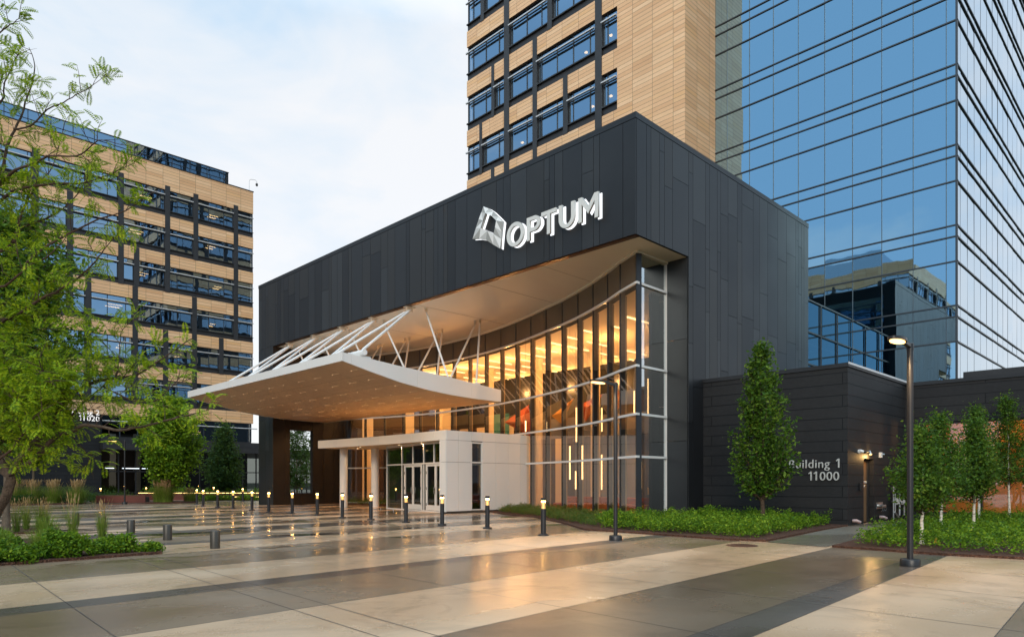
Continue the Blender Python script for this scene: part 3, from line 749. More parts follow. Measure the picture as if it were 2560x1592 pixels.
m=MB(); m.box(25.6,25.75,25.6,32.2,0,3.4); m.build('inner_wall',M['indark'],V)
for (x,y) in ((21.72,36.35),(22.85,34.7)):
    m=MB(); m.lathe(x,y,[(.235,0),(.235,3.49)],28); m.build('column',M['white'],V,smooth=True)
for x,y in ((21.4,34.0),(21.6,30.5),(21.2,28),(22.2,35.6)):
    m=MB(); m.lathe(x,y,[(.035,3.478),(.035,3.495)],12); m.build('downlight',M['can'],V); point('vestibule_lamp',(x,y,3.46),26,(1,.62,.28),.03,spot=130)
for p in ((20.1,27.6),(20.4,29.3),(20.9,31.2)):
    m=MB(); m.lathe(p[0],p[1],[(.02,0),(.02,.07),(.028,.075),(.028,.085)],10)
    tag(m.build('floor_stud',M['steel']),{27.6:'small steel floor stud nearest the open end of the white vestibule doors',29.3:'small steel floor stud in front of the middle of the glass doors',31.2:'small steel floor stud farthest back by the vestibule side glass'}[p[1]],'floor stud','steel studs in the paving by the doors')
# ------------------------------------------------------------------ canopy
C=thing('entrance_canopy','white wing shaped canopy with bronze lit underside hung on white rods','canopy',(19,33,5.5))
CY0,CY1=24.6,41.7
top=[(14.66,6.76),(16,6.66),(17.5,6.53),(19,6.43),(20.45,6.33),(22,6.20),(23.48,6.07)]
bot=[(14.66,6.42),(16,6.13),(17.5,5.84),(19,5.65),(20.45,5.54),(22,5.49),(23.48,5.49)]
def zi(arr,x): return float(np.interp(x,[a for a,_ in arr],[b for _,b in arr]))
xs_=[14.66+i*(23.48-14.66)/28 for i in range(29)]
dk=MB()
for a,b in zip(xs_[:-1],xs_[1:]): dk.quad((a,CY0+.1,zi(top,a)-.05),(b,CY0+.1,zi(top,b)-.05),(b,CY1-.1,zi(top,b)-.05),(a,CY1-.1,zi(top,a)-.05))
dk.build('deck',M['white'],C)
fa=MB()
ny=6
for k in range(ny):
    y0=CY0+(CY1-CY0)*k/ny; y1=CY0+(CY1-CY0)*(k+1)/ny
    fa.box(14.62,14.70,y0+.003,y1-.003,6.41,6.77)
fa.build('fascia',M['white'],C)
for yy in (CY0,CY1-.08):
    fa=MB()
    seg=[14.705,15.05,18.4,21.6,23.48]
    for a,b in zip(seg[:-1],seg[1:]):
        q=[a+.003]+[x for x in xs_ if a+.003<x<b-.003]+[b-.003]
        for u,w_ in zip(q[:-1],q[1:]):
            i=len(fa.v)
            fa.v+=[(u,yy,zi(bot,u)-.01),(w_,yy,zi(bot,w_)-.01),(w_,yy+.08,zi(bot,w_)-.01),(u,yy+.08,zi(bot,u)-.01),(u,yy,zi(top,u)),(w_,yy,zi(top,w_)),(w_,yy+.08,zi(top,w_)),(u,yy+.08,zi(top,u))]
            for f in ((0,3,2,1),(4,5,6,7),(0,1,5,4),(2,3,7,6),(1,2,6,5),(3,0,4,7)): fa.f.append(tuple(i+t for t in f)); fa.m.append(0)
    fa.build('fascia',M['white'],C)
fa=MB().box(23.49,23.55,CY0,CY1,5.48,6.07); fa.build('fascia',M['white'],C)
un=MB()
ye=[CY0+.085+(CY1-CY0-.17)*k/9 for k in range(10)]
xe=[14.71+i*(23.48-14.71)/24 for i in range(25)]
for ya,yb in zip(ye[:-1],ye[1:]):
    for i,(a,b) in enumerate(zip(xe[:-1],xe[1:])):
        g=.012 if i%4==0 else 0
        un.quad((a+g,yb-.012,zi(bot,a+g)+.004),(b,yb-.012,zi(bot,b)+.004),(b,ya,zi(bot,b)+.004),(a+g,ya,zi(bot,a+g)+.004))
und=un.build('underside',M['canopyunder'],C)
un=MB()
for a,b in zip(xe[:-1],xe[1:]): un.quad((a,CY1-.09,zi(bot,a)+.02),(b,CY1-.09,zi(bot,b)+.02),(b,CY0+.09,zi(bot,b)+.02),(a,CY0+.09,zi(bot,a)+.02))
un.build('core',M['rust'],C)
# downlights in the underside
dx=[15.6+1.12*i for i in range(7)]; dy=[25.5+1.55*k for k in range(11)]
dls=[]
for i,x in enumerate(dx):
    for k,y in enumerate(dy):
        yy=y+(.4 if i%2 else 0)
        if yy>41.3: continue
        z=zi(bot,x); m=MB(); m.lathe(x,yy,[(.012,z-.005),(.012,z+.002)],8); m.build('downlight',M['can'],C)
        dls.append((x,yy,z))
for i,x in enumerate(dx):
    m=MB()
    for k,y in enumerate(dy):
        yy=y+(.4 if i%2 else 0)
        if yy+.05<41.0 and (i+k)%5!=4: m.box(x-.002,x+.002,yy-.55,yy-.03,zi(bot,x)-.004,zi(bot,x)+.002)
    m.build('reveal_line',emit('reveal_glow_%d'%i,(1,.60,.32),.22),C)
for x in (16.4,19.0,21.8):
    for y in (26.6,30.2,33.8,37.4,40.4):
        o=point('canopy_lamp',(x,y,zi(bot,x)-.05),CANP,(1,.60,.26),.05,spot=140)
# torque tubes, tie rods, struts
nodes=[25.25,28.1,31.2,34.15,37.1,39.9]
m=MB(); m.tube([(15.92,24.95,6.98),(15.92,41.2,6.98)],.125,20); m.build('torque_tube',M['white'],C,smooth=True)
m=MB(); m.tube([(22.4,24.95,6.28),(22.4,41.2,6.28)],.09,16); m.build('torque_tube',M['white'],C,smooth=True)
for y in nodes:
    m=MB(); m.obox((15.3,y-.02,6.62),(1.1,0,-.06),(0,.04,0),(0,0,.3)); m.build('gusset',M['white'],C)
br=[27.74,30.9,34.0,37.1,40.25]
def rod(a,b,r):
    a=Vector(a);b=Vector(b);d=(b-a).normalized()
    m=MB(); m.tube([a,a+d*.10,a+d*.26,b-d*.30,b-d*.14,b],[.03,.03,r,r,.03,.03],14); return m.build('tie_rod',M['white'],C,smooth=True)
for k,y in enumerate(br):
    rod((15.92,nodes[k],7.05),(20.28,y-.10,10.02),.062); rod((15.92,nodes[k+1],7.05),(20.28,y+.10,10.02),.062)
    m=MB(); m.obox((20.0,y-.14,10.16),(.55,0,0),(0,.28,0),(0,0,-.03)); m.obox((20.1,y-.015,10.16),(.36,0,0),(0,.03,0),(0,0,-.22)); m.build('bracket',M['soffit'],C)
def strut(a,b):
    a=Vector(a);b=Vector(b);d=(b-a).normalized()
    m=MB(); m.tube([a,a+d*.1,a+d*.3,b-d*.3,b-d*.1,b],[.022,.022,.05,.05,.022,.022],12); m.build('strut',M['white'],C,smooth=True)
    m=MB(); m.obox((a.x-.09,a.y-.09,10.165),(.18,0,0),(0,.18,0),(0,0,-.025)); m.obox((a.x-.075,a.y-.012,10.16),(.15,0,0),(0,.024,0),(0,0,-.2)); m.build('bracket',M['soffit'],C)
fy=[27.28,30.95,34.3,37.5,40.6]; bn=[25.7,28.6,31.7,34.8,37.9,40.6]
for k,y in enumerate(fy): strut((20.95,y,9.97),(21.2,bn[k],6.25))
for k,y in enumerate([27.56,30.78,33.9,36.8,39.8]):
    strut((24.47,y,9.97),(21.25,y-1.6,6.25)); strut((24.47,y-.38,9.97),(22.45,y-2.35,6.3))
# ------------------------------------------------------------------ wall signs
SG=thing('wall_sign','large silver capital letters and faceted square emblem spelling OPTUM on the black fascia','sign',(19.95,19,11))
def plate(name,loops,xf,xb,mts,parent,side=0):
    """extruded outline(s) in the y,z plane between x=xf (front) and x=xb; loops = [outer, hole...]"""
    cu=bpy.data.curves.new(name,'CURVE'); cu.dimensions='2D'; cu.fill_mode='BOTH'; cu.extrude=abs(xb-xf)/2
    for L in loops:
        sp=cu.splines.new('POLY'); sp.points.add(len(L)-1); sp.use_cyclic_u=True
        for i,(a,b) in enumerate(L): sp.points[i].co=(-a,b,0,1)
    tmp=bpy.data.objects.new(name,cu); COL.objects.link(tmp)
    dg=bpy.context.evaluated_depsgraph_get(); me=bpy.data.meshes.new_from_object(tmp.evaluated_get(dg))
    bpy.data.objects.remove(tmp); bpy.data.curves.remove(cu)
    # local (x,y,z) -> world: local x = -Y, local y = Z, local z = -X (towards the viewer)
    me.transform(Matrix(((0,0,-1,(xf+xb)/2),(-1,0,0,0),(0,1,0,0),(0,0,0,1))))
    me.materials.clear(); me.materials.append(mts)
    o=bpy.data.objects.new(name,me); COL.objects.link(o); o.parent=parent
    if '_o' in parent: o.location=tuple(-c for c in parent['_o'])
    return o
def ell(cy,cz,ry,rz,n=40,a0=0,a1=360): return [(cy+ry*math.cos(R(a0+(a1-a0)*i/n)),cz+rz*math.sin(R(a0+(a1-a0)*i/n))) for i in range(n+(0 if a1-a0==360 else 1))]
zb,zt=11.11,12.03
def mk(L): return L
letters=[]
letters.append([ell(19.72,11.57,.49,.49),ell(19.72,11.57,.325,.335)])
Pl=lambda y:y
# P : stem at left (greater y)
P_out=[(19.06,zb),(19.06,zt),(18.62,zt)]+ell(18.62,11.735,.30,.295,16,90,-90)[1:] ; 
P_out=[(19.06,zb),(19.06,zt)]+[(18.64-.31*math.sin(R(a)),11.735+.295*math.cos(R(a))) for a in range(0,181,12)]+[(18.89,11.44),(18.89,zb)]
P_in=[(18.89,11.585),(18.89,11.885)]+[(18.66-.165*math.sin(R(a)),11.735+.15*math.cos(R(a))) for a in range(0,181,15)]
letters.append([P_out,P_in])
letters.append([[(18.27,zt),(17.50,zt),(17.50,11.88),(17.80,11.88),(17.80,zb),(17.97,zb),(17.97,11.88),(18.27,11.88)]])
U=[(17.36,zt),(17.19,zt)]+[(16.965+.225*math.cos(R(a)),11.50-.245*math.sin(R(a))) for a in range(0,181,12)]+[(16.74,zt),(16.57,zt)]+[(16.965-.395*math.cos(R(a)),11.50-.40*math.sin(R(a))) for a in range(0,181,10)]
letters.append([U])
letters.append([[(16.39,zb),(16.39,zt),(16.21,zt),(15.92,11.63),(15.63,zt),(15.45,zt),(15.45,zb),(15.62,zb),(15.62,11.76),(15.92,11.35),(16.22,11.76),(16.22,zb)]])
for L in letters:
    fo=plate('letter',L,19.67,19.76,M['signface'],SG)
    plate('edge_light',L,19.875,19.925,M['halo'],fo)
em_o=[(21.68,13.27),(21.36,13.09),(21.08,12.88),(20.76,12.58),(20.48,12.30),(20.55,11.90),(20.59,11.61),(20.64,11.21),(21.07,11.49),(21.52,11.80),(21.95,11.96),(22.38,12.05),(22.17,12.47),(21.98,12.81),(21.81,13.06)]
em_i=[(21.5,12.92),(21.11,12.69),(20.83,12.42),(20.90,12.16),(20.99,11.90),(21.38,12.14),(21.80,12.36),(21.65,12.64)]
eb=plate('emblem',[em_o,em_i],19.72,19.80,M['signgrey'][1],SG)
plate('edge_light',[em_o,em_i],19.88,19.925,M['halo'],eb)
fm=MB(); OI=[(0,0),(1,0),(2,1),(3,2),(4,2),(5,3),(6,4),(7,4),(8,5),(9,5),(10,6),(11,6),(12,7),(13,7),(14,0)]
def eo(i,x=19.715): p=em_o[i%15]; return (x,p[0],p[1])
def ei(i,x=19.66): p=em_i[i%8]; return (x,p[0],p[1])
tri=0; shade=[0,1,0,2,1,0,2,0,1,2,0,1,0,2,1,0,2,1,0,2,0,1,2]
for k in range(15):
    o0,i0=OI[k]; o1,i1=OI[(k+1)%15]
    mid=((19.655),)
    fm.poly([eo(o0),eo(o1),ei(i0)],shade[tri%23]); tri+=1
    if i1!=i0: fm.poly([eo(o1),ei(i1),ei(i0)],shade[tri%23]); tri+=1
fm.build('facets',M['signgrey'],eb)
def text(body,size,loc,rot,mt,parent,align='RIGHT',name='text',ext=.02,sx=1.0):
    cu=bpy.data.curves.new(name,'FONT'); cu.body=body; cu.size=size; cu.extrude=ext; cu.align_x=align; cu.space_character=1.06
    tmp=bpy.data.objects.new(name,cu); COL.objects.link(tmp)
    dg=bpy.context.evaluated_depsgraph_get(); me=bpy.data.meshes.new_from_object(tmp.evaluated_get(dg))
    bpy.data.objects.remove(tmp); bpy.data.curves.remove(cu)
    me.transform(Matrix.Translation(loc)@rot.to_4x4()@Matrix.Diagonal((sx,1,1,1)))
    me.materials.clear(); me.materials.append(mt)
    o=bpy.data.objects.new(name,me); COL.objects.link(o); o.parent=parent
    if '_o' in parent: o.location=tuple(-c for c in parent['_o'])
    return o
RW=Matrix(((0,0,-1),(-1,0,0),(0,1,0)))   # text on a west facing wall, reading towards -y
RS=Matrix(((1,0,0),(0,0,-1),(0,1,0)))    # text on a south facing wall, reading towards +x
def one(parent,mt,P,u,z,h):
    """a figure 1 with a slanted flag; u is its right edge, P(u,n,z) maps onto the wall"""
    w=h*.14; m=MB()
    pts=[(u-w,z),(u,z),(u,z+h),(u-w*.85,z+h),(u-w*2.6,z+h*.80),(u-w*2.2,z+h*.70),(u-w,z+h*.80)]
    f=[P(a,.045,b) for a,b in pts]; k=[P(a,.005,b) for a,b in pts]; m.poly(f[::-1] if P is P_s else f); 
    for q in range(7): m.poly([f[q],f[(q+1)%7],k[(q+1)%7],k[q]])
    m.build('lettering',mt,parent)
P_w=lambda u,n,z:(24.5-n,-u,z)
P_s=lambda u,n,z:(u,80.0-n,z)
sm=mat('satin_metal_letters',(.50,.50,.48),.4,.1,.5,.1)
s1=thing('wall_sign','raised metal letters reading Building 1 and 11000 on the black stone wall','sign',(24.5,9.8,1.8))
text('Building',.43,(24.455,9.10,1.99),RW,sm,s1,name='lettering'); one(s1,sm,P_w,-8.79,1.99,.31)
text('000',.43,(24.455,8.78,1.555),RW,sm,s1,name='lettering'); one(s1,sm,P_w,-9.545,1.555,.31); one(s1,sm,P_w,-9.725,1.555,.31)
s2=thing('wall_sign','white letters reading Building 2 and 11020 on the far black wall','sign',(18.3,80,8.2))
wl=emit('white_sign_letters',(.9,.9,.9),.75)
text('Building 2',.74,(19.35,79.93,8.35),RS,wl,s2,name='lettering'); text('020',.74,(19.35,79.93,7.72),RS,wl,s2,name='lettering')
one(s2,wl,P_s,18.0,7.72,.53); one(s2,wl,P_s,17.70,7.72,.53)
# ------------------------------------------------------------------ stone annex
A=thing('stone_annex','low black stone building with a recessed side door and long orange lit window','annex building',(28,8,0))
m=MB()
m.box(24.5,26.05,8.53,14.0,0,5.42); m.box(27.12,41.6,8.53,14.0,0,5.42); m.box(26.05,27.12,8.53,14.0,2.33,5.42); m.box(26.05,27.12,8.95,9.1,0,2.33)
m.box(30.9,31.5,-16,8.53,3.86,5.36); m.box(30.9,31.5,-16,8.53,0,.24); m.box(30.9,31.5,7.95,8.53,.24,3.86)
m.build('stone_wall',M['stone'],A)
m=MB(); m.box(24.46,41.6,8.49,8.75,5.42,5.56); m.box(24.46,24.72,8.75,14.0,5.42,5.559); m.box(30.86,31.5,-16,8.49,5.36,5.50); m.build('coping',M['frame'],A)
m=MB(); m.box(24.44,41.6,8.47,8.49,5.50,5.575); m.build('coping_trim',M['alu'],A)
m=MB(); m.box(24.7,41.6,8.75,14,5.3,5.4); m.box(31.5,41,-16,8.5,5.2,5.3); m.build('roof',M['sill'],A)
m=MB(); m.box(35.5,36,-10,7.5,5.3,6.35); m.build('roof_screen',M['sill'],A)
d=MB(); d.box(26.09,27.05,8.76,8.81,.04,2.28); do=d.build('door',mat('brown_steel_door',(.20,.115,.06),.5,.1,.4,.2),A)
m=MB(); m.box(26.05,26.09,8.70,8.95,0,2.33); m.box(27.05,27.12,8.70,8.95,0,2.33); m.box(26.09,27.05,8.72,8.95,2.28,2.33); m.build('door_frame',M['frame'],A)
m=MB(); m.tube([(26.17,8.76,1.0),(26.17,8.70,1.0),(26.30,8.70,1.0)],.012,8); m.box(26.13,26.21,8.745,8.76,.9,1.1); m.build('handle',M['steel'],do)
for i,tx in enumerate(('FIRE','COMMAND','ROOM')): text(tx,.115,(26.52,8.752,1.60-.145*i),RS,M['white'],do,align='LEFT',name='lettering',ext=.003)
# long window
m=MB(); wy=[7.95,7.49,5.98,4.4,2.8,1.2,-.4,-2,-4,-6,-9,-12,-16]
for y in wy: m.box(30.98,31.2,y-.05,y+.05,.24,3.86)
m.box(30.98,31.2,-16,7.95,3.78,3.86); m.box(30.98,31.2,-16,7.95,.24,.32)
ww=m.build('window',M['frame'],A)
g=MB()
for a,b in zip(wy[:-1],wy[1:]): g.quad((31.08,a,.3),(31.08,b,.3),(31.08,b,3.8),(31.08,a,3.8))
g.build('pane',M['wingglass'],ww)
m=MB(); m.box(34.6,34.8,-16,8.2,0,4.4,0); m.box(31.2,34.8,8.0,8.2,0,4.4,0); m.box(31.2,34.8,-16,8.2,-.02,.2,1); m.box(31.2,34.8,-16,8.2,4.4,4.6,0); m.build('interior_wall',[mat('orange_interior_plaster',(.70,.36,.12),.6),M['floor']],A)
for y in (6.6,3.4,.4,-3): point('annex_lamp',(33.2,y,3.6),24,(1,.55,.2),.06)
m=MB()
for y in (6.2,4.6,3.0,1.4): m.box(32.6,33.6,y-.04,y+.04,4.3,4.36)
m.build('ceiling_light',M['led'],A)
# wall fixtures of the annex
def cam(name,loc,label,kind):
    t=thing(name,label,kind,loc); x,y,z=loc; return t
t=cam('security_camera',(25.51,8.53,2.56),'white dome security camera on the black wall left of the side door','camera')
m=MB(); m.tube([(25.51,8.525,2.56),(25.51,8.47,2.56)],.075,16); m.build('wall_mount',M['wpanel'],t,smooth=True)
m=MB(); m.tube([(25.51,8.47,2.58),(25.55,8.36,2.55)],[.06,.05],14); m.build('housing',M['wpanel'],t,smooth=True)
m=MB(); m.tube([(25.56,8.36,2.545),(25.585,8.32,2.52),(25.59,8.30,2.50)],[.045,.04,.01],14); m.build('lens_dome',M['black'],t,smooth=True)
t=cam('wall_lamp',(26.35,8.53,2.50),'small wall lamp glowing above the recessed side door','wall lamp')
m=MB(); m.tube([(26.35,8.525,2.58),(26.35,8.42,2.60),(26.35,8.40,2.50)],[.03,.03,.055],12); m.build('lamp_body',M['steel'],t,smooth=True)
m=MB(); m.tube([(26.35,8.40,2.495),(26.35,8.40,2.46)],[.045,.03],12); m.build('lamp_lens',M['lampw'],t)
point('wall_lamp_light',(26.45,8.40,2.40),16,(1,.58,.2),.04)
t=cam('alarm_horn',(27.72,8.53,2.50),'small white alarm box on the black wall right of the side door','alarm')
m=MB(); m.box(27.63,27.81,8.44,8.525,2.40,2.60); m.build('housing',M['wpanel'],t,bevel=.01)
m=MB(); m.tube([(27.83,8.48,2.52),(27.93,8.44,2.52)],[.03,.045],12); m.build('horn',M['steel'],t,smooth=True)
t=cam('key_box',(25.62,8.53,1.33),'small dark key box on the black wall beside the side door','box')
m=MB(); m.box(25.55,25.70,8.46,8.525,1.20,1.46); m.build('housing',M['black'],t,bevel=.01)
m=MB(); m.box(25.57,25.68,8.45,8.46,1.22,1.44); m.build('lid',M['frame'],t)
t=cam('fire_connection',(27.7,8.53,.55),'row of chrome fire hose inlets with small chains low on the black wall','fire inlet')
for i in range(3):
    m=MB(); x=27.5+i*.2; m.tube([(x,8.525,.62),(x,8.40,.60),(x,8.36,.60)],[.05,.05,.065],14); m.build('inlet',M['steel'],t,smooth=True)
    m=MB(); m.tube([(x+.06,8.38,.58),(x+.08,8.37,.45),(x+.02,8.40,.42)],.006,6); m.build('chain',M['steel'],t)
m=MB(); m.box(27.38,28.02,8.50,8.527,.50,.74); m.build('back_plate',M['steel'],t)
for (x,y,z,l) in ((27.73,8.53,.19,'pale scupper spout low on the wall below the fire inlets'),(24.95,8.53,.16,'pale scupper spout near the corner of the black stone wall')):
    t=cam('scupper',(x,y,z),l,'drain spout')
    m=MB(); m.tube([(x,8.525,z),(x+.02,8.40,z),(x+.10,8.30,z-.05)],[.06,.06,.05],12); m.build('spout',mat('weathered_zinc_%d'%int(x*10),(.42,.30,.28),.5,.4),t,smooth=True)
t=cam('gas_meter_pipes',(29.4,8.4,0),'grey pipework and meter assembly against the black wall behind the lamp post','pipework')
for i,(pts,r) in enumerate((([(28.75,8.35,.05),(28.75,8.35,1.35)],.035),([(28.95,8.35,.35),(28.95,8.35,1.40)],.035),([(28.75,8.35,.75),(29.9,8.30,.75)],.06),([(28.75,8.30,.35),(29.05,8.25,.15)],.03),([(29.3,8.3,.2),(29.3,8.3,1.1),(29.9,8.3,1.1),(29.9,8.3,.2)],.045))):
    m=MB(); m.tube(pts,r,12); m.build('pipe',M['steel'],t,smooth=True)
for x in (29.0,29.5): 
    m=MB(); m.tube([(x,8.28,.75),(x+.22,8.26,.75)],.13,16); m.build('valve',M['alu'],t,smooth=True)
# roof camera on block 2
t=cam('roof_camera',(35.2,80.3,36.2),'small camera on a hooked pole at the roof corner of the far office block','camera')
m=MB(); m.tube([(35.2,80.3,36.2),(35.2,80.3,37.5),(35.35,80.2,37.65),(35.8,80.0,37.65),(35.95,79.9,37.5),(35.95,79.9,37.2)],.03,8); m.build('pole',M['alu'],t,smooth=True)
m=MB(); m.tube([(35.95,79.9,37.22),(35.95,79.9,37.02),(35.95,79.9,36.9)],[.13,.15,.05],12); m.build('dome',M['black'],t,smooth=True)
# ------------------------------------------------------------------ lit bollards
bglass=clearglass('bollard_glass',(.95,.85,.65),1.45,1.0,.02)
bdiff=emit('bollard_diffuser',(1,.55,.18),1.5)
def make_bollard(x,y,label):
    t=thing('lit_bollard',label,'bollard',(x,y,0),'lit bollards along the plaza')
    m=MB(); m.lathe(x,y,[(.152,0),(.152,.035),(.135,.05),(.075,.055)],28); m.build('base_flange',M['black'],t,smooth=True)
    m=MB(); m.lathe(x,y,[(.073,.05),(.073,.745),(.066,.75)],28); m.build('post',M['black'],t,smooth=True)
    m=MB()
    for k in range(6):
        a=k*math.pi/3+.3; m.obox((x+.056*math.cos(a)-.004,y+.056*math.sin(a)-.004,.75),(.008,0,0),(0,.008,0),(0,0,.23))
    m.build('guard_rods',M['alu'],t)
    m=MB(); m.lathe(x,y,[(.046,.755),(.040,.80),(.038,.94)],14); m.build('diffuser',bdiff,t,smooth=True)
    m=MB(); m._lat(x,y,[(.068,.75),(.068,.975)],28,0); m.f=m.f[:-2]; m.m=m.m[:-2]; m.build('lens',bglass,t,smooth=True)
    m=MB(); m.lathe(x,y,[(.052,.925),(.052,.972)],20); m.build('lamp',M['lampb'],t)
    m=MB(); m.lathe(x,y,[(.073,.975),(.073,1.045),(.066,1.05)],28); m.build('cap',M['black'],t,smooth=True)
    l=bpy.data.lights.new('bollard_light','POINT'); l.energy=BOLP; l.color=(1,.58,.2); l.shadow_soft_size=.04
    o=bpy.data.objects.new('bollard_light',l); COL.objects.link(o); o.parent=t; o.location=(0,0,.90)
    return t
pos=[(14.09,13.0),(14.86,16.15),(14.98,18.6),(14.92,20.63),(15.03,23.12),(15.02,25.24),(15.3,27.84),(15.23,30.05),(15.09,32.2),(15.65,35.36),(15.83,38.21),(15.93,40.64),(16.08,43.26)]
desc=['nearest lit bollard, standing by the shrub bed in front of the glass wall','lit bollard in front of the narrow window of the white vestibule','lit bollard in front of the corner of the white vestibule','lit bollard in front of the left glass double door','lit bollard between the vestibule doors and the second white column','lit bollard in front of the left end of the curved glass wall','lit bollard left of the first white column','lit bollard just right of the opening in the dark brown wall','lit bollard in front of the left corner of the black hall wall','first lit bollard left of the black hall corner','second lit bollard left of the black hall corner','third lit bollard left of the black hall corner','last lit bollard of the row, farthest from the camera on the left']
proto=None
for (x,y),dsc in zip(pos,desc):
    if proto is None: proto=make_bollard(x,y,dsc)
    else: copy_tree(proto,(x,y,0),dsc)
for (x,y),dsc in zip([(22.17,51.72),(17.2,47.4),(15.2,62.5),(19.6,66),(25.5,66),(30.5,66),(34.5,66)],['lit bollard standing alone beyond the row at the lit planter','lit bollard behind the last one of the row, beside the round tree','small far lit bollard behind the dark lamp post','small far lit bollard left of the round tree trunk','small far lit bollard right of the round tree trunk','small far lit bollard in front of the far glass front','small far lit bollard below the far columnar tree']):
    copy_tree(proto,(x,y,0),dsc)
# short dark bollards
def short(x,y,label):
    t=thing('short_bollard',label,'bollard',(x,y,0),'short dark bollards by the left planting bed')
    m=MB(); m.lathe(x,y,[(.108,0),(.108,.385),(.103,.395)],32); m.build('post',M['bronze'],t,smooth=True)
    m=MB(); m.lathe(x,y,[(.098,.3955),(.09,.400)],32); m.build('cap',M['bronze'],t,smooth=True); return t
sp=[(6.1,15.71),(6.11,18.85),(6.11,21.94),(6.13,25.05),(6.1,28.3)]
sd=['nearest short dark bollard, right of the leafy bed','second short dark bollard, standing on a grey band','third short dark bollard, just right of the tall grass clump','fourth short dark bollard, half hidden by tall grass','farthest short dark bollard, behind the left grasses']
p0=None
for (x,y),l_ in zip(sp,sd):
    if p0 is None: p0=short(x,y,l_)
    else: copy_tree(p0,(x,y,0),l_)
# ------------------------------------------------------------------ lamp posts
def lamp_post(x,y,h,label,lit=True,hd=1.0):
    t=thing('lamp_post',label,'lamp post',(x,y,0),'black lamp posts')
    m=MB(); m.lathe(x,y,[(.165,0),(.165,.11),(.15,.13),(.06,.135)],32); m.build('base_cover',M['black'],t,smooth=True)
    m=MB(); m.lathe(x,y,[(.052,.12),(.052,h)],24); m.build('pole',M['black'],t,smooth=True)
    m=MB(); m.tube([(x,y,h-.02),(x,y,h+.10),(x,y,h+.12)],[.058,.058,.03],20); m.obox((x+.03,y-.035,h+.02),(-.55,0,.045),(0,.07,0),(0,0,.055)); m.build('arm',M['black'],t,smooth=True)
    hx=x-.72
    m=MB(); 
    n=28; ring=[(hx+.30*math.cos(2*math.pi*k/n),y+.13*math.sin(2*math.pi*k/n)) for k in range(n)]
    m.prism(ring,h+.045,h+.095); hb=m.build('lamp_head',M['black'],t,smooth=True)
    m=MB(); ring=[(hx+.25*math.cos(2*math.pi*k/n),y+.10*math.sin(2*math.pi*k/n)) for k in range(n)]
    m.prism(ring,h+.030,h+.044); m.build('lamp_lens',M['lampw'],hb)
    if lit:
        l=bpy.data.lights.new('post_light','SPOT'); l.energy=POSTP; l.color=(1,.66,.34); l.shadow_soft_size=.12; l.spot_size=R(165); l.spot_blend=.5
        o=bpy.data.objects.new('post_light',l); COL.objects.link(o); o.parent=t; o.location=(-.72,0,h-.02)
    return t
lamp_post(13.64,3.69,3.86,'tall black lamp post in front of the birch trees at the right')
lamp_post(14.25,10.63,3.93,'slim black lamp post in front of the curved glass corner')
lamp_post(14.03,51.74,4.2,'far dark lamp post standing in front of the red timber bench',lit=False)
# manhole
t=thing('manhole_cover','round rusty manhole cover in a pale paving band','manhole cover',(15.2,7.66,0))
m=MB(); m.lathe(15.2,7.66,[(.36,.002),(.36,.010)],36); m.build('frame',M['rust'],t)
m=MB(); m.lathe(15.2,7.66,[(.325,.0102),(.325,.016)],36)
for i in range(-4,5):
    for j in range(-4,5):
        if i*i+j*j<17: m.box(15.2+i*.066-.018,15.2+i*.066+.018,7.66+j*.066-.018,7.66+j*.066+.018,.0162,.020)
m.build('lid',M['rust'],t)
# timber benches far away
def bench(x0,y0,x1,y1,label):
    t=thing('timber_bench',label,'bench',(x0,y0,0)); a=Vector((x0,y0,0)); b=Vector((x1,y1,0)); d=(b-a).normalized(); n=Vector((-d.y,d.x,0))
    for k in range(4):
        m=MB(); m.obox(a+Vector((0,0,.04+k*.115)),b-a,n*.05,(0,0,.10)); m.build('front_slat',M['redwood'],t)
    m=MB(); m.obox(a+n*.06+Vector((0,0,0)),(b-a),n*.5,(0,0,.44)); m.build('base',M['frame'],t)
    m=MB()
    for k in range(5): m.obox(a+n*(.0+k*.115)+Vector((0,0,.505)),b-a,n*.10,(0,0,.04))
    m.build('seat',M['redwood'],t)
bench(13.1,55.1,15.6,52.7,'low red timber bench on the far plaza behind the dark lamp post')
# lit slatted planters by block 2
lin=emit('amber_line_light',(1,.66,.22),2.6)
for (x0,y0,x1,y1,z,l_) in ((17.6,61.5,26.3,53.0,.60,'long low dark planter wall with a broken line of amber light along its top'),(22.3,56.0,26.2,52.2,.30,'short low dark planter wall with a low amber light line, nearer than the long one')):
    t=thing('lit_planter',l_,'planter',(x0,y0,0)); a=Vector((x0,y0,0)); b=Vector((x1,y1,0)); d=(b-a).normalized(); n=Vector((-d.y,d.x,0)); L=(b-a).length
    m=MB(); m.obox(a,b-a,n*.5,(0,0,z-.03)); m.build('wall',M['redwood'],t)
    m=MB(); m.obox(a-n*.05+Vector((0,0,z+.03)),b-a,n*.5,(0,0,.06)); m.build('seat_top',M['frame'],t)
    m=MB(); s_=.1
    while s_<L-.6:
        e=s_+random.choice([.25,.5,.8]); m.obox(a-n*.01+d*s_+Vector((0,0,z-.03)),d*(e-s_),n*.05,(0,0,.035)); s_=e+.10
    m.build('line_light',lin,t)
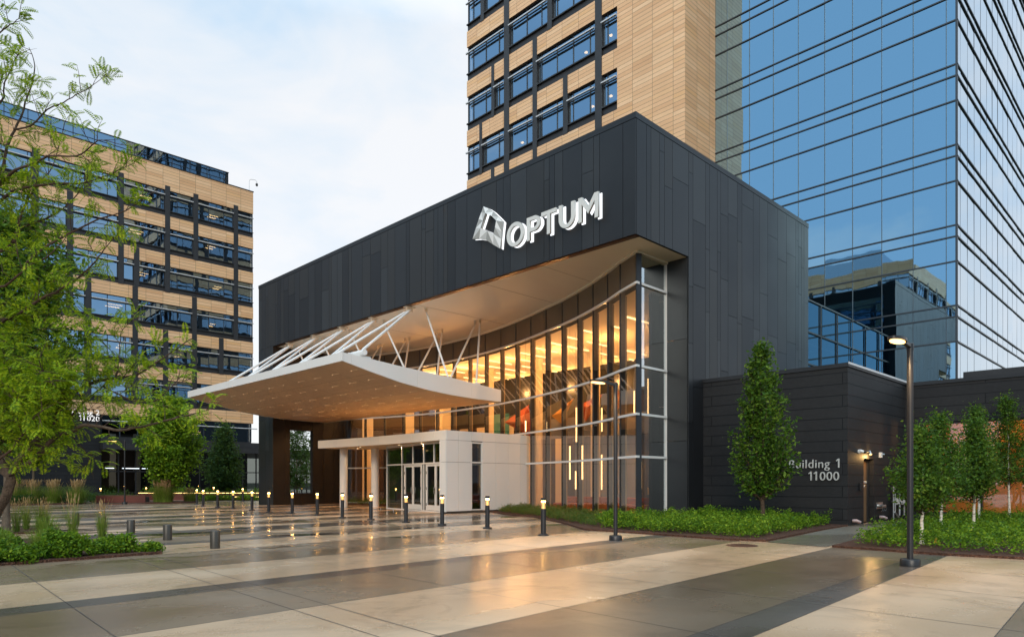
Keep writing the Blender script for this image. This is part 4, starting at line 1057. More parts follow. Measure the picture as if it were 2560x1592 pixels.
# exit signs
def exit_sign(loc,label,rot,s=1.0):
    t=thing('exit_sign',label,'exit sign',loc); x,y,z=loc
    m=MB()
    if rot=='S': m.box(x-.16*s,x+.16*s,y-.02,y+.02,z-.1*s,z+.1*s); m.build('housing',M['green'],t); text('EXIT',.15*s,(x,y-.022,z-.052*s),RS,M['gap'],t,align='CENTER',name='lettering',ext=.001)
exit_sign((23.15,27.6,2.95),'small green exit sign seen through the narrow window of the white vestibule','S',.8)
exit_sign((28.2,81.2,3.1),'green exit sign glowing behind the far glass front right of the round tree','S',1.6)
t=thing('wall_screen','small cyan information screen behind the narrow vestibule window','screen',(23.7,29.5,1.4))
m=MB(); m.box(23.62,23.86,29.5,29.53,1.20,1.78); m.build('display',M['cyan'],t); m=MB(); m.box(23.60,23.88,29.531,29.56,1.18,1.80); m.build('housing',M['black'],t)
# pendant tube lights in the hall
pend=[(24.42,20.85,1.61,3.17),(24.64,20.64,3.37,4.97),(25.9,21.74,1.14,2.03),(24.06,19.8,1.61,3.15),(26.28,20.42,3.93,5.07),(26.6,20.68,1.13,2.83),(24.9,18.97,1.61,3.22),(27.39,19.32,4.8,5.88),(25.2,17.05,4.4,6.0),(25.9,17.9,1.15,2.4),(24.9,24.2,4.05,4.6)]
pd=['pendant tube light, leftmost of the low pair behind the curved glass','upper long pendant tube left of the lamp post','short low pendant tube left of the lamp post','pendant tube light, right one of the low pair behind the curved glass','upper pendant tube just left of the lamp post','longest low pendant tube just left of the lamp post','thin pendant tube beside the lamp post','upper pendant tube just left of the glass corner','tall upper pendant tube right of the glass corner','low pendant tube right of the glass corner above the desk','small pendant tube above the white vestibule']
for (x,y,z0,z1),l_ in zip(pend,pd):
    t=thing('pendant_light',l_,'pendant light',(x,y,z0),'pendant tube lights inside the hall')
    m=MB(); m.lathe(x,y,[(.032,z0),(.032,z1)],12); m.build('tube',M['led2'],t)
    m=MB(); m.lathe(x,y,[(.036,z1),(.036,z1+.06)],12); m.tube([(x,y,z1+.06),(x,y,8.85)],.004,5); m.build('cable',M['black'],t)
# hanging fabric shapes
def kite(pts,mt,l_,cat='hanging sculpture'):
    c=[sum(p[i] for p in pts)/len(pts) for i in range(3)]
    t=thing('hanging_kite',l_,cat,tuple(c),'hanging fabric shapes inside the hall')
    m=MB(); mid=(c[0]-.25,c[1]-.2,c[2])
    for a,b in zip(pts,pts[1:]+pts[:1]): m.poly([a,b,mid]); m.poly([b,a,(mid[0]+.12,mid[1]+.1,mid[2])])
    m.build('fabric',mt,t); m=MB().tube([(c[0],c[1],c[2]),(c[0],c[1],8.85)],.004,5); m.build('cable',M['black'],t)
kite([(27.3,21.6,6.0),(27.0,21.2,4.9),(27.2,21.9,5.6)],M['orange'],'small orange red kite shape near the lamp head')
kite([(27.5,20.6,6.2),(27.6,19.9,5.6),(27.4,20.7,4.7)],M['orange'],'larger orange red kite shape right of the lamp head side')
kite([(26.2,17.2,4.4),(26.4,16.9,4.2),(26.3,17.1,2.9)],M['orange'],'narrow red fabric shape right of the glass corner')
kite([(29.6,30.6,5.2),(30.1,29.0,6.2),(30.2,28.8,4.2)],M['orange'],'big red kite shape over the white vestibule')
kite([(30.2,27.2,5.4),(30.6,25.8,6.4),(30.4,26.6,4.9)],M['amber'],'amber kite shape right of the big red one')
kite([(30.4,25.6,5.8),(31.0,24.0,6.5),(30.7,25.0,5.0)],M['orange'],'orange kite shape above the vestibule roof corner')
# lounge furniture inside
sofam=mat('burnt_orange_upholstery',(.34,.085,.03),.75)
t=thing('lounge_sofa','long orange lounge sofa behind the curved glass','sofa',(27.5,21,0))
m=MB(); m.box(27.2,28.0,18.4,24.4,.14,.40); m.build('seat',sofam,t,bevel=.04)
m=MB(); m.box(27.95,28.2,18.4,24.4,.40,.72); m.build('backrest',sofam,t,bevel=.05)
for y in (18.6,21.4,24.2):
    m=MB(); m.box(27.3,27.36,y,y+.06,.06,.14); m.box(28.0,28.06,y,y+.06,.06,.14); m.build('leg',M['frame'],t)
t=thing('reception_desk','timber topped desk right of the glass corner inside','desk',(26.5,17.2,0))
m=MB(); m.box(26.4,28.2,17.1,17.9,.92,1.25); m.build('top',mat('light_oak_desk',(.70,.45,.20),.5,vscale=4),t,bevel=.01)
for x in (26.6,27.9):
    m=MB(); m.box(x,x+.05,17.2,17.25,.06,.92); m.box(x,x+.05,17.7,17.75,.06,.92); m.build('leg',M['frame'],t)
t=thing('office_chair','dark stool shell chair at the desk inside the glass corner','chair',(26.2,16.6,0))
m=MB(); m.obox((25.95,16.4,.50),(.5,0,0),(0,.5,0),(0,0,.05)); m.build('seat',M['frame'],t,bevel=.02)
m=MB(); m.obox((26.42,16.4,.55),(.05,0,.02),(0,.5,0),(.05,0,.4)); m.build('backrest',M['frame'],t,bevel=.02)
for a in (0,1,2,3):
    m=MB(); m.tube([(26.2,16.65,.5),(26.2+(.25 if a%2 else -.25),16.65+(.25 if a>1 else -.25),.07)],.014,6); m.build('leg',M['black'],t)
# marker flags
for (x,y,l_) in ((17.89,4.31,'small yellow marker flag between the nearest birch and the front shrubs'),(22.07,4.33,'small yellow marker flag farther back between two birches')):
    t=thing('marker_flag',l_,'flag',(x,y,.05),'yellow marker flags in the mulch'); m=MB().tube([(x,y,.02),(x,y,.26)],.004,6); m.build('wire',M['steel'],t)
    m=MB(); m.poly([(x,y,.26),(x+.03,y-.05,.19),(x+.05,y-.085,.08),(x,y-.01,.08)]); m.poly([(x+.002,y,.26),(x,y-.012,.08),(x+.01,y+.05,.10)]); m.build('flag',M['yellow'],t)
# ------------------------------------------------------------------ vegetation
def leaf_object(name,P,A,B,mt,parent,label=None):
    """rhombic leaves: centre P, half axes A (length) and B (width)"""
    n=len(P); Nn=np.cross(A,B); ln=np.linalg.norm(Nn,axis=1,keepdims=True)+1e-9; fold=Nn/ln*np.linalg.norm(B,axis=1,keepdims=True)*.35
    V=np.stack([P-A,P+B+fold,P+A,P-B+fold],1).reshape(-1,3)
    idx=np.arange(n*4).reshape(n,4)
    F=np.concatenate([idx[:,[0,1,2]],idx[:,[0,2,3]]],1).reshape(-1,3)
    me=bpy.data.meshes.new(name); me.vertices.add(len(V)); me.vertices.foreach_set('co',V.ravel().astype(np.float32))
    me.loops.add(F.size); me.loops.foreach_set('vertex_index',F.ravel().astype(np.int32))
    me.polygons.add(len(F)); me.polygons.foreach_set('loop_start',(np.arange(len(F))*3).astype(np.int32)); me.polygons.foreach_set('loop_total',np.full(len(F),3,np.int32))
    me.update(calc_edges=True); me.validate()
    me.materials.append(mt); o=bpy.data.objects.new(name,me); COL.objects.link(o)
    if parent is not None:
        o.parent=parent
        if '_o' in parent: o.location=tuple(-c for c in parent['_o'])
    return o
def runit(n): 
    v=RNG.normal(size=(n,3)); return v/np.linalg.norm(v,axis=1,keepdims=True)
def leaves_at(P,size,asp=.5,up=.4,var=.35):
    n=len(P); A=runit(n); A[:,2]*=.7; A/=np.linalg.norm(A,axis=1,keepdims=True)
    T=runit(n); T[:,2]+=up; B=np.cross(A,T); B/=np.linalg.norm(B,axis=1,keepdims=True)+1e-9
    s=size*(1+RNG.uniform(-var,var,(n,1))); return A*s,B*s*asp
LV={}
LV['oak']=leafmat('oak_leaves',[(.2,(.010,.032,.005)),(.45,(.035,.095,.008)),(.7,(.095,.18,.014)),(.92,(.21,.30,.035))])
LV['birch']=leafmat('birch_leaves',[(.2,(.014,.045,.007)),(.5,(.045,.11,.012)),(.75,(.10,.19,.018)),(.95,(.24,.31,.04))])
LV['lime']=leafmat('linden_leaves',[(.2,(.03,.075,.004)),(.45,(.08,.17,.008)),(.75,(.18,.31,.012)),(.95,(.33,.43,.02))],trans=.3)
LV['mid']=leafmat('dark_locust_leaves',[(.2,(.015,.05,.004)),(.5,(.045,.11,.008)),(.8,(.09,.18,.012)),(.95,(.18,.27,.02))],trans=.3)  # deeper green for the trees behind the foreground locust
LV['dark']=leafmat('dark_evergreen_leaves',[(.2,(.012,.035,.010)),(.6,(.03,.075,.02)),(.9,(.07,.13,.035))])
LV['locust']=leafmat('honey_locust_leaflets',[(.2,(.035,.085,.003)),(.42,(.12,.22,.005)),(.66,(.28,.40,.008)),(.92,(.52,.56,.02))],trans=.42)
LV['shrub']=leafmat('sumac_shrub_leaves',[(.2,(.018,.06,.004)),(.42,(.06,.145,.008)),(.68,(.15,.27,.012)),(.92,(.31,.40,.03))])
LV['cover']=leafmat('reddish_ground_cover_leaves',[(.15,(.02,.05,.01)),(.45,(.06,.12,.02)),(.72,(.13,.17,.03)),(.92,(.22,.09,.05))])
LV['grass']=leafmat('feather_grass_blades',[(.2,(.06,.12,.012)),(.6,(.16,.24,.03)),(.9,(.30,.34,.07))])
LV['plume']=leafmat('feather_grass_plumes',[(.2,(.30,.17,.08)),(.6,(.45,.28,.14)),(.9,(.58,.40,.22))])
def tree(x,y,h,zc0,rx,kind,bark,label,name='tree',n_cl=110,per=120,leaf=.06,shape='ovoid',tr=.09,seed=1,group=None,spread=.12,rise=.8):
    """trunk, rising branches, and leaves strung in sprays along the outer part of each branch"""
    rs=np.random.default_rng(seed); rr=random.Random(seed)
    t=thing(name,label,'tree',(x,y,0),group)
    tk=MB(); n=10; pts=[]
    lean=(rr.uniform(-.03,.03),rr.uniform(-.03,.03)); wob=[(rr.uniform(-.03,.03),rr.uniform(-.03,.03)) for _ in range(n)]
    def axis(z):
        f=max(0,min(.999,z/(h*.95)))*(n-1); k=int(f); g=f-k; a=wob[k]; b=wob[min(k+1,n-1)]
        return Vector((x+lean[0]*z+a[0]*(1-g)+b[0]*g,y+lean[1]*z+a[1]*(1-g)+b[1]*g,z))
    pts=[axis(i/(n-1)*h*.95) for i in range(n)]
    tk.tube(pts,[tr*(1.45 if i==0 else 1)*(1-.9*i/(n-1)) for i in range(n)],12)
    lb=MB(); C_=[];S_=[]
    for k in range(n_cl):
        f=((k+rr.random())/n_cl)
        if shape=='ovoid': w=1.08*math.sin(math.pi*min(1,(f*.84+.11)))**.75
        elif shape=='spire': w=float(np.interp(f,[0,.12,.3,.5,.68,.85,1],[.40,.85,1.05,.98,.74,.42,.12]))
        elif shape=='cone': w=(1-f)**.8*min(1,f*6+.3)
        elif shape=='column': w=min(1,f*3.0+.45)*max(.10,min(1,(1-f)*1.7))
        else: w=math.sqrt(max(.05,1-(2*f-1)**2))
        zt=zc0+(h-zc0)*f; ang=k*2.39996+rr.uniform(-.5,.5)
        lump=1+.20*math.sin(ang*2+seed+f*6)+.14*math.sin(ang*5+f*19+seed)
        r=rx*w*lump*rr.choice([rr.uniform(.35,.7),rr.uniform(.7,1.0),rr.uniform(.85,1.12)])
        zs_=max(zc0*.72,zt-r*rise*rr.uniform(.8,1.3)-.1); s_=axis(min(zs_,h*.9)); ax=axis(zt)
        tip=Vector((ax.x+math.cos(ang)*r,ax.y+math.sin(ang)*r,zt)); mid=s_.lerp(tip,.5)+Vector((math.cos(ang),math.sin(ang),-.35))*r*.12
        r0=max(.007,tr*.32*(1-f*.7)); lb.tube([s_,mid,tip],[r0,r0*.6,r0*.18],5,caps=False)
        m_=int(per*(.45+.75*w)*rr.uniform(.55,1.25)); u=rs.uniform(.30,1.06,m_)[:,None]**.8
        a_=np.array(s_);b_=np.array(mid);c_=np.array(tip)
        P_=(1-u)**2*a_+2*u*(1-u)*b_+u*u*c_
        sg=spread*(.45+.9*np.sin(np.pi*np.clip(u*.9,0,1)))*rr.uniform(.7,1.35); P_=P_+rs.normal(size=(m_,3))*sg*np.array((1,1,.8))
        # little side sprays
        q=rs.random(m_)<.45; nb=5; dirs=rs.normal(size=(nb,3)); dirs[:,2]=np.abs(dirs[:,2])*.7; dirs/=np.linalg.norm(dirs,axis=1,keepdims=True)
        P_[q]+=dirs[rs.integers(0,nb,q.sum())]*rs.uniform(0,spread*3.0,(q.sum(),1)); C_.append(P_)
    trunk=tk.build('trunk',M[bark],t,smooth=True); lb.build('branch',M['barkdark' if bark=='birch' else bark],trunk,smooth=True)
    P=np.concatenate(C_); A,B=leaves_at(P,leaf)
    leaf_object('crown',P,A,B,LV[kind],t)
    return t
tree(21.49,10.13,6.05,1.2,.93,'oak','oakbark','narrow upright oak tree in front of the black stone wall','oak_tree',95,115,.064,'spire',.075,3,spread=.085,rise=1.7)
bir=[(18.12,4.64,3.05,.55,'nearest birch with a bright white trunk, just right of the tall lamp post'),(22.4,5.25,3.7,.60,'second birch from the lamp post with a slim white trunk'),(23.6,4.75,3.6,.55,'third birch, its trunk in the middle of the row'),(28.0,5.45,4.5,.62,'fourth birch, close to the window mullion'),(30.0,4.9,5.0,.62,'tall birch at the far end reaching above the orange window'),(23.6,2.9,3.8,.75,'birch at the right edge of the picture')]
for i,(x,y,h,rx,l_) in enumerate(bir):
    tree(x,y,h*.92,h*.33,rx*1.08,'birch','birch',l_,'birch_tree',70,110,.044,'column',.045,20+i,'birch trees in the right planting bed',spread=.10,rise=.9)
tree(17.0,51.9,7.5,1.6,1.55,'lime','bark','round bright green tree beside the amber lit planter','linden_tree',120,170,.12,'ovoid',.11,5,spread=.22,rise=.9)
tree(23.3,58.1,6.2,1.1,1.25,'dark','bark','dark green columnar tree in front of the far glass front','oak_tree',100,140,.11,'column',.10,6,spread=.20,rise=1.4)
tree(31.6,61.4,7.0,1.2,1.6,'dark','bark','dark tree seen through the opening in the brown wall','oak_tree',80,60,.12,'ovoid',.09,7,spread=.22)
tree(31.0,95,9.5,2.2,3.0,'dark','bark','distant dark tree top behind the low far roof','pine_tree',80,80,.25,'cone',.2,8,spread=.4,rise=.3).location=(50,150,0)
tree(9.6,56.2,8.6,3.0,1.9,'locust','bark','yellow green young tree behind the leafy branches, in front of the black wall','locust_tree',80,130,.12,'round',.10,9,spread=.30)
tree(3.45,24.01,9.2,2.8,1.75,'mid','bark','tall grey trunked tree behind the foreground branches at the left edge','locust_tree',130,210,.075,'ovoid',.085,10,spread=.20)
tree(-2.5,30.0,9.0,2.4,2.2,'mid','bark','tall tree partly outside the left edge behind the grey trunk','locust_tree',90,120,.09,'ovoid',.12,12,spread=.25)
# foreground honey locust: explicit limbs, twigs, feathery compound leaves
LIMBS=[([(0.76,9.93,-0.08),(1.02,9.68,0.54),(1.25,9.45,1.12),(1.35,9.35,1.36),(1.39,9.31,1.56)],0.085,0.062),([(1.39,9.31,1.59),(1.46,9.31,1.74),(1.56,9.3,1.89),(1.65,9.28,2.01),(1.77,9.24,2.19),(1.85,9.24,2.36),(1.89,9.27,2.48),(2.01,9.23,2.56),(2.13,9.19,2.66),(2.35,9.05,2.72),(2.54,8.94,2.77),(2.74,8.81,2.93),(2.92,8.71,3.1),(3.08,8.63,3.24)],0.05,0.006),([(1.45,9.25,1.65),(1.59,9.07,1.79),(1.71,8.9,1.98),(1.83,8.72,2.04),(1.93,8.57,2.12),(2.07,8.39,2.09),(2.19,8.22,2.06),(2.3,8.05,2.08),(2.42,7.89,2.12),(2.55,7.71,2.17),(2.71,7.49,2.22),(2.82,7.33,2.28)],0.036,0.004),([(1.53,9.17,1.88),(1.71,9.18,1.95),(1.86,9.22,2.13),(2.0,9.27,2.33),(2.13,9.33,2.48),(2.3,9.34,2.65),(2.41,9.43,2.78)],0.03,0.006),([(1.84,9.01,2.45),(1.79,8.95,2.5),(1.71,8.92,2.55),(1.61,8.92,2.72),(1.55,8.87,2.87)],0.018,0.005),([(1.39,9.31,1.56),(1.17,9.76,2.2),(1.06,10.09,3.37),(1.05,10.33,4.82),(1.1,10.5,6.34),(1.3,10.53,7.71)],0.05,0.015),([(1.39,9.31,1.56),(1.26,9.89,1.75),(1.0,10.6,2.29),(0.9,11.15,3.72),(0.97,11.53,5.41),(0.85,12.1,7.01)],0.05,0.015),([(1.04,9.94,3.34),(1.34,9.7,3.35),(1.5,9.61,3.42),(1.66,9.51,3.59),(1.83,9.41,3.7),(1.94,9.36,3.81),(2.06,9.3,3.93),(2.2,9.23,4.12),(2.27,9.22,4.25),(2.39,9.17,4.44)],0.03,0.005),([(1.04,9.94,3.71),(1.32,9.57,3.7),(1.4,9.41,3.75),(1.53,9.21,3.9),(1.66,8.99,3.98),(1.76,8.81,4.11)],0.022,0.006),([(1.1,10.16,4.62),(1.38,9.98,4.99),(1.41,10.05,5.13),(1.46,10.09,5.5),(1.54,10.1,5.74),(1.6,10.13,5.93),(1.66,10.17,6.14),(1.74,10.18,6.51),(1.76,10.26,6.75),(1.73,10.38,6.95)],0.028,0.004),([(1.52,10.02,5.71),(1.68,9.94,5.79),(1.83,9.86,6.01),(1.98,9.78,6.12),(2.1,9.73,6.24),(2.24,9.67,6.37),(2.37,9.61,6.53)],0.014,0.003),([(1.11,10.44,5.61),(1.39,10.02,5.98),(1.4,9.87,6.11),(1.43,9.69,6.23),(1.48,9.51,6.37)],0.018,0.004),([(1.13,10.41,6.6),(1.39,10.06,6.83),(1.46,9.9,6.88),(1.53,9.74,6.91)],0.014,0.004),([(1.08,10.18,4.9),(1.36,9.84,4.97),(1.48,9.66,5.1),(1.61,9.47,5.15),(1.67,9.34,5.18),(1.75,9.2,5.2),(1.94,8.96,5.18),(2.04,8.8,5.27),(2.12,8.66,5.32),(2.25,8.46,5.24)],0.024,0.004),([(1.08,10.18,4.53),(1.37,9.9,4.79),(1.53,9.74,4.92),(1.7,9.57,4.96),(1.87,9.4,4.99),(2.03,9.24,4.98),(2.16,9.11,5.03),(2.29,8.98,5.09),(2.48,8.8,5.22)],0.024,0.004),([(1.08,10.18,3.97),(1.45,9.9,4.27),(1.54,9.89,4.5),(1.6,9.91,4.78),(1.68,9.91,4.96),(1.77,9.9,5.14),(1.88,9.87,5.34),(1.99,9.84,5.83)],0.024,0.004),([(1.53,9.87,4.49),(1.81,9.74,4.66),(2.01,9.68,4.87),(2.16,9.68,5.11),(2.28,9.7,5.41)],0.014,0.004),([(1.57,9.7,4.03),(1.76,9.5,4.25),(2.0,9.27,4.44),(2.19,9.09,4.57),(2.37,8.9,4.64),(2.49,8.79,4.73),(2.6,8.68,4.85)],0.018,0.004),([(1.03,9.94,3.07),(1.33,9.63,3.31),(1.48,9.46,3.4),(1.63,9.3,3.55),(1.77,9.14,3.64),(1.87,9.02,3.73),(1.97,8.9,3.83),(2.09,8.76,3.99)],0.024,0.006),([(1.01,9.69,2.58),(1.28,9.28,2.73),(1.44,8.98,2.73),(1.57,8.71,2.66),(1.65,8.5,2.5)],0.018,0.004),([(1.03,9.94,2.14),(1.37,9.9,2.38),(1.56,9.99,2.44),(1.73,10.1,2.65),(1.9,10.21,3.05)],0.02,0.004),([(2.32,8.95,2.71),(2.36,8.95,2.86),(2.38,8.96,3.12),(2.41,8.97,3.3),(2.54,8.88,3.42)],0.012,0.003),([(2.26,9.16,2.63),(2.45,8.83,2.46),(2.61,8.52,2.43),(2.71,8.28,2.57),(2.8,8.06,2.64)],0.012,0.003),([(1.28,9.28,1.75),(1.35,9.04,1.85),(1.45,8.76,2.08),(1.47,8.57,2.18),(1.55,8.31,2.27)],0.018,0.004),([(1.86,8.85,2.04),(1.94,8.91,1.93),(2.02,8.97,1.85),(2.1,9.04,1.66)],0.01,0.003)]
def sample(pts,rad,step):
    pts=[Vector(p) for p in pts]; out=[]; tot=[0]
    for a,b in zip(pts[:-1],pts[1:]): tot.append(tot[-1]+(b-a).length)
    L=tot[-1]; s_=0
    while s_<L:
        k=max(i for i,v in enumerate(tot) if v<=s_+1e-9); k=min(k,len(pts)-2)
        f=(s_-tot[k])/(tot[k+1]-tot[k]); out.append((pts[k].lerp(pts[k+1],f),(pts[k+1]-pts[k]).normalized(),s_/L)); s_+=step
    return out
def smooth_line(pts,jit,rr):
    pts=[Vector(p) for p in pts]; o=[]
    n=len(pts)
    for i in range(n-1):
        p0=pts[max(i-1,0)];p1=pts[i];p2=pts[i+1];p3=pts[min(i+2,n-1)]
        for k in range(3):
            t_=k/3; q=.5*((2*p1)+(-p0+p2)*t_+(2*p0-5*p1+4*p2-p3)*t_*t_+(-p0+3*p1-3*p2+p3)*t_**3)
            o.append(q+Vector((rr.uniform(-jit,jit),rr.uniform(-jit,jit),rr.uniform(-jit,jit))))
    o.append(pts[-1]); return o
LT=thing('honey_locust_tree','leafy honey locust with fine feathery leaves reaching in from the left foreground','tree',(0.76,9.93,0))
rr=random.Random(4); bk=[]; tw=MB(); fr_=[]
for k,(pts,r0,r1) in enumerate(LIMBS):
    sl=smooth_line(pts,.006,rr); n=len(sl)
    m=MB(); m.tube(sl,[.78*(r0+(r1-r0)*i/(n-1)) for i in range(n)],9 if r0>.02 else 6)
    o=m.build('trunk' if k in (0,5,6) else 'limb',M['oakbark'] if r0>.025 else M['barkdark'],LT,smooth=True)
    if k==0: continue
    L=sum((sl[i+1]-sl[i]).length for i in range(n-1))
    for p,d,f in sample(sl,0,.085):
        if f<.10 and k not in (8,9,10,11,12,13,14,15,16,17,18,19): continue
        if r0+(r1-r0)*f>.03 and rr.random()<.55: continue
        if rr.random()<.30: continue
        side=Vector((rr.gauss(0,1),rr.gauss(0,1),rr.gauss(0,.8)+.25)); side-=d*side.dot(d)
        if side.length<.1: continue
        side.normalize(); dr=(side*.9+d*rr.uniform(.3,1.0)).normalized()
        ln=rr.uniform(.12,.42)*(1.25-.6*f); c=p.copy(); tp=[c.copy()]
        for q in range(5):
            dr=(dr+Vector((rr.uniform(-.18,.18),rr.uniform(-.18,.18),rr.uniform(-.10,.16)))).normalized(); c=c+dr*ln/5; tp.append(c.copy())
            if q>=0 and rr.random()<.68: fr_.append((c.copy(),dr.copy()))
            if rr.random()<.2: fr_.append((c.copy(),dr.copy()))
        tw.tube(tp,[.0045,.004,.0035,.003,.0025,.0015],4,caps=False)
        if rr.random()<.5:
            ln2=ln*.6; d2=(dr+Vector((rr.gauss(0,.6),rr.gauss(0,.6),rr.gauss(0,.5)))).normalized(); c=tp[2].copy(); t2=[c.copy()]
            for q in range(4):
                c=c+d2*ln2/4; t2.append(c.copy()); fr_.append((c.copy(),d2.copy()))
            tw.tube(t2,[.0035,.003,.0025,.002,.0015],4,caps=False)
    # bare twig tips
    if rr.random()<.6:
        p=sl[-1]; d=(sl[-1]-sl[-3]).normalized()
        for q in range(3):
            e=p+(d+Vector((rr.gauss(0,.35),rr.gauss(0,.35),rr.gauss(.1,.3)))).normalized()*rr.uniform(.10,.22); tw.tube([p,(p+e)/2+Vector((0,0,.01)),e],[.003,.002,.001],4,caps=False)
# denser mass low and left
dens=[((1.35,9.6,2.7),.38,60),((1.55,9.3,2.35),.30,55),((1.7,9.1,2.6),.26,45),((1.25,9.4,3.1),.34,40),((1.55,9.0,2.0),.20,30),((1.9,9.0,2.45),.24,40),((1.35,9.8,3.7),.30,24),((1.45,9.4,2.3),.25,36),((1.5,10.0,4.6),.30,22),((2.25,9.1,2.75),.16,22),((1.75,9.4,3.3),.22,16)]
for c,s_,n in dens:
    for i in range(int(n*.8)):
        p=Vector(c)+Vector((rr.gauss(0,s_),rr.gauss(0,s_),rr.gauss(0,s_*.75))); d=Vector((rr.gauss(0,1),rr.gauss(0,1),rr.gauss(.2,.5))).normalized(); t2=[p.copy()]; q_=p.copy()
        for k in range(4):
            q_=q_+d*.06; t2.append(q_.copy()); fr_.append((q_.copy(),d.copy()))
            if rr.random()<.5: fr_.append((q_.copy(),d.copy()))
        tw.tube(t2,[.0035,.003,.0025,.002,.0015],4,caps=False)
tw.build('twigs',M['barkdark'],LT)
PP=[];AA=[];BB=[]
def clear_of_sign(p):
    # thin the foliage where the far wall sign shows between the branches
    dd=.703*p[0]+.711*p[1]; u=(.711*p[0]-.703*p[1])/dd; v_=(p[2]-1.5)/dd
    return not (-.648<u<-.592 and .083<v_<.115)
fr_=[q for q in fr_ if clear_of_sign(q[0])]
for p,d in fr_:
    a=rr.uniform(0,2*math.pi); o_=d.orthogonal().normalized(); o2=d.cross(o_); dr=(o_*math.cos(a)+o2*math.sin(a)+d*.6); dr.z+=.35; dr.normalize()
    L=rr.uniform(.10,.20); nl=max(6,int(L/.017)); up=Vector((0,0,1)); q=p.copy()
    for k in range(nl):
        f=k/nl; dr=(dr+Vector((0,0,-.085-.05*f))).normalized(); q=q+dr*(L/nl)
        s1=dr.cross(up); s1=s1.normalized() if s1.length>.05 else dr.orthogonal().normalized()
        wl_=.0225*(math.sin(math.pi*(f*.85+.12)))**.6
        for sg in (-1,1):
            ax=(s1*sg+dr*.30+Vector((0,0,-.30))).normalized(); PP.append(q+ax*wl_); AA.append(ax*wl_); BB.append(dr*.0082)
leaf_object('crown',np.array([tuple(v) for v in PP]),np.array([tuple(v) for v in AA]),np.array([tuple(v) for v in BB]),LV['locust'],LT)
print('fronds',len(fr_),'leaflets',len(PP))
# shrubs and ground cover
def mound_points(cx,cy,r,h,n,rs,sq=1.0):
    a=rs.uniform(0,2*np.pi,n); q=np.sqrt(rs.uniform(0,1,n)); 
    lump=1+.22*np.sin(a*3+cx*7)+.15*np.sin(a*5+cy*3)
    x=cx+np.cos(a)*q*r*lump; y=cy+np.sin(a)*q*r*sq*lump
    top=h*np.sqrt(np.clip(1-q**2.2,0,1))*(.8+.25*np.sin(x*9)*np.sin(y*8+1))
    z=.05+top*rs.uniform(.25,1.05,n)**.55
    return np.stack([x,y,z],1)
def shrub(cx,cy,r,h,n,kind,label,leaf=.033,seed=1):
    rs=np.random.default_rng(seed); t=thing('shrub',label,'shrub',(cx,cy,.05),'low green shrubs in the left planting bed')
    P=mound_points(cx,cy,r,h,n//5,rs); P=np.repeat(P,5,0)+rs.normal(size=(n//5*5,3))*leaf*1.1
    A,B=leaves_at(P,leaf,.55,.8); leaf_object('foliage',P,A,B,LV[kind],t)
    m=MB(); r_=random.Random(seed)
    for i in range(26):
        a=r_.uniform(0,6.28); q=r_.uniform(.2,.85)*r; e=(cx+math.cos(a)*q,cy+math.sin(a)*q,.05+h*r_.uniform(.5,.95)*(1-(q/r)**2*.5)); m.tube([(cx+math.cos(a)*q*.3,cy+math.sin(a)*q*.3,.03),((cx+e[0])/2,(cy+e[1])/2,e[2]*.5),e],[.006,.005,.003],5,caps=False)
    m.build('stems',M['barkdark'],t)
shrub(1.75,15.75,.62,.62,7000,'shrub','large bright green shrub at the left edge of the bed',seed=1)
shrub(2.38,15.42,.34,.30,2300,'shrub','low spreading green shrub in front of the large left one',seed=5)
shrub(3.18,15.72,.47,.56,6000,'shrub','bright green shrub in the middle of the left bed',seed=2)
shrub(4.12,15.85,.36,.42,3600,'shrub','rounded green shrub near the right tip of the left bed',seed=3)
shrub(4.72,15.6,.17,.20,1100,'shrub','smallest green shrub at the very tip of the left bed',seed=4)
shrub(2.6,19.3,.45,.38,3200,'shrub','green shrub further back among the tall grasses',seed=6)
def grass(cx,cy,h,label,n=260,r=.13,plume=True,seed=1,group='feather grass clumps',scale=1.0):
    rs=np.random.default_rng(seed); t=thing('feather_grass',label,'grass clump',(cx,cy,.05),group)
    a=rs.uniform(0,2*np.pi,n); q=rs.uniform(0,1,n)**.6*r; lean=rs.uniform(.02,.30,n)*scale
    P=[];A=[];B=[]
    hh=h*rs.uniform(.45,.8,n)
    seg=5
    for k in range(seg):
        f0=k/seg; f1=(k+1)/seg
        def pos(f): return np.stack([cx+np.cos(a)*(q+lean*hh*f**2),cy+np.sin(a)*(q+lean*hh*f**2),.04+hh*f],1)
        p0=pos(f0);p1=pos(f1+.05); P.append((p0+p1)/2); A.append((p1-p0)/2); w=.0042*scale**.3*(1-f0*.75)
        b=np.stack([-np.sin(a),np.cos(a),np.zeros(n)],1)*w*1.6; B.append(b)
    leaf_object('blades',np.concatenate(P),np.concatenate(A),np.concatenate(B),LV['grass'],t)
    if plume:
        n2=int(n*.16); a=rs.uniform(0,2*np.pi,n2); q=rs.uniform(0,1,n2)*r*.8; ln=rs.uniform(.04,.22,n2); H=h*rs.uniform(.85,1.08,n2)
        P=[];A=[];B=[]
        for k in range(9):
            f=.0+k/9; 
            def pos(f): return np.stack([cx+np.cos(a)*(q+ln*H*f**2),cy+np.sin(a)*(q+ln*H*f**2),.04+H*f],1)
            p0=pos(f);p1=pos(f+.13); P.append((p0+p1)/2);A.append((p1-p0)/2)
            w=(.0022 if f<.68 else .010)*scale; B.append(np.stack([-np.sin(a),np.cos(a),np.zeros(n2)],1)*w)
        leaf_object('plumes',np.concatenate(P),np.concatenate(A),np.concatenate(B),LV['plume'],t)
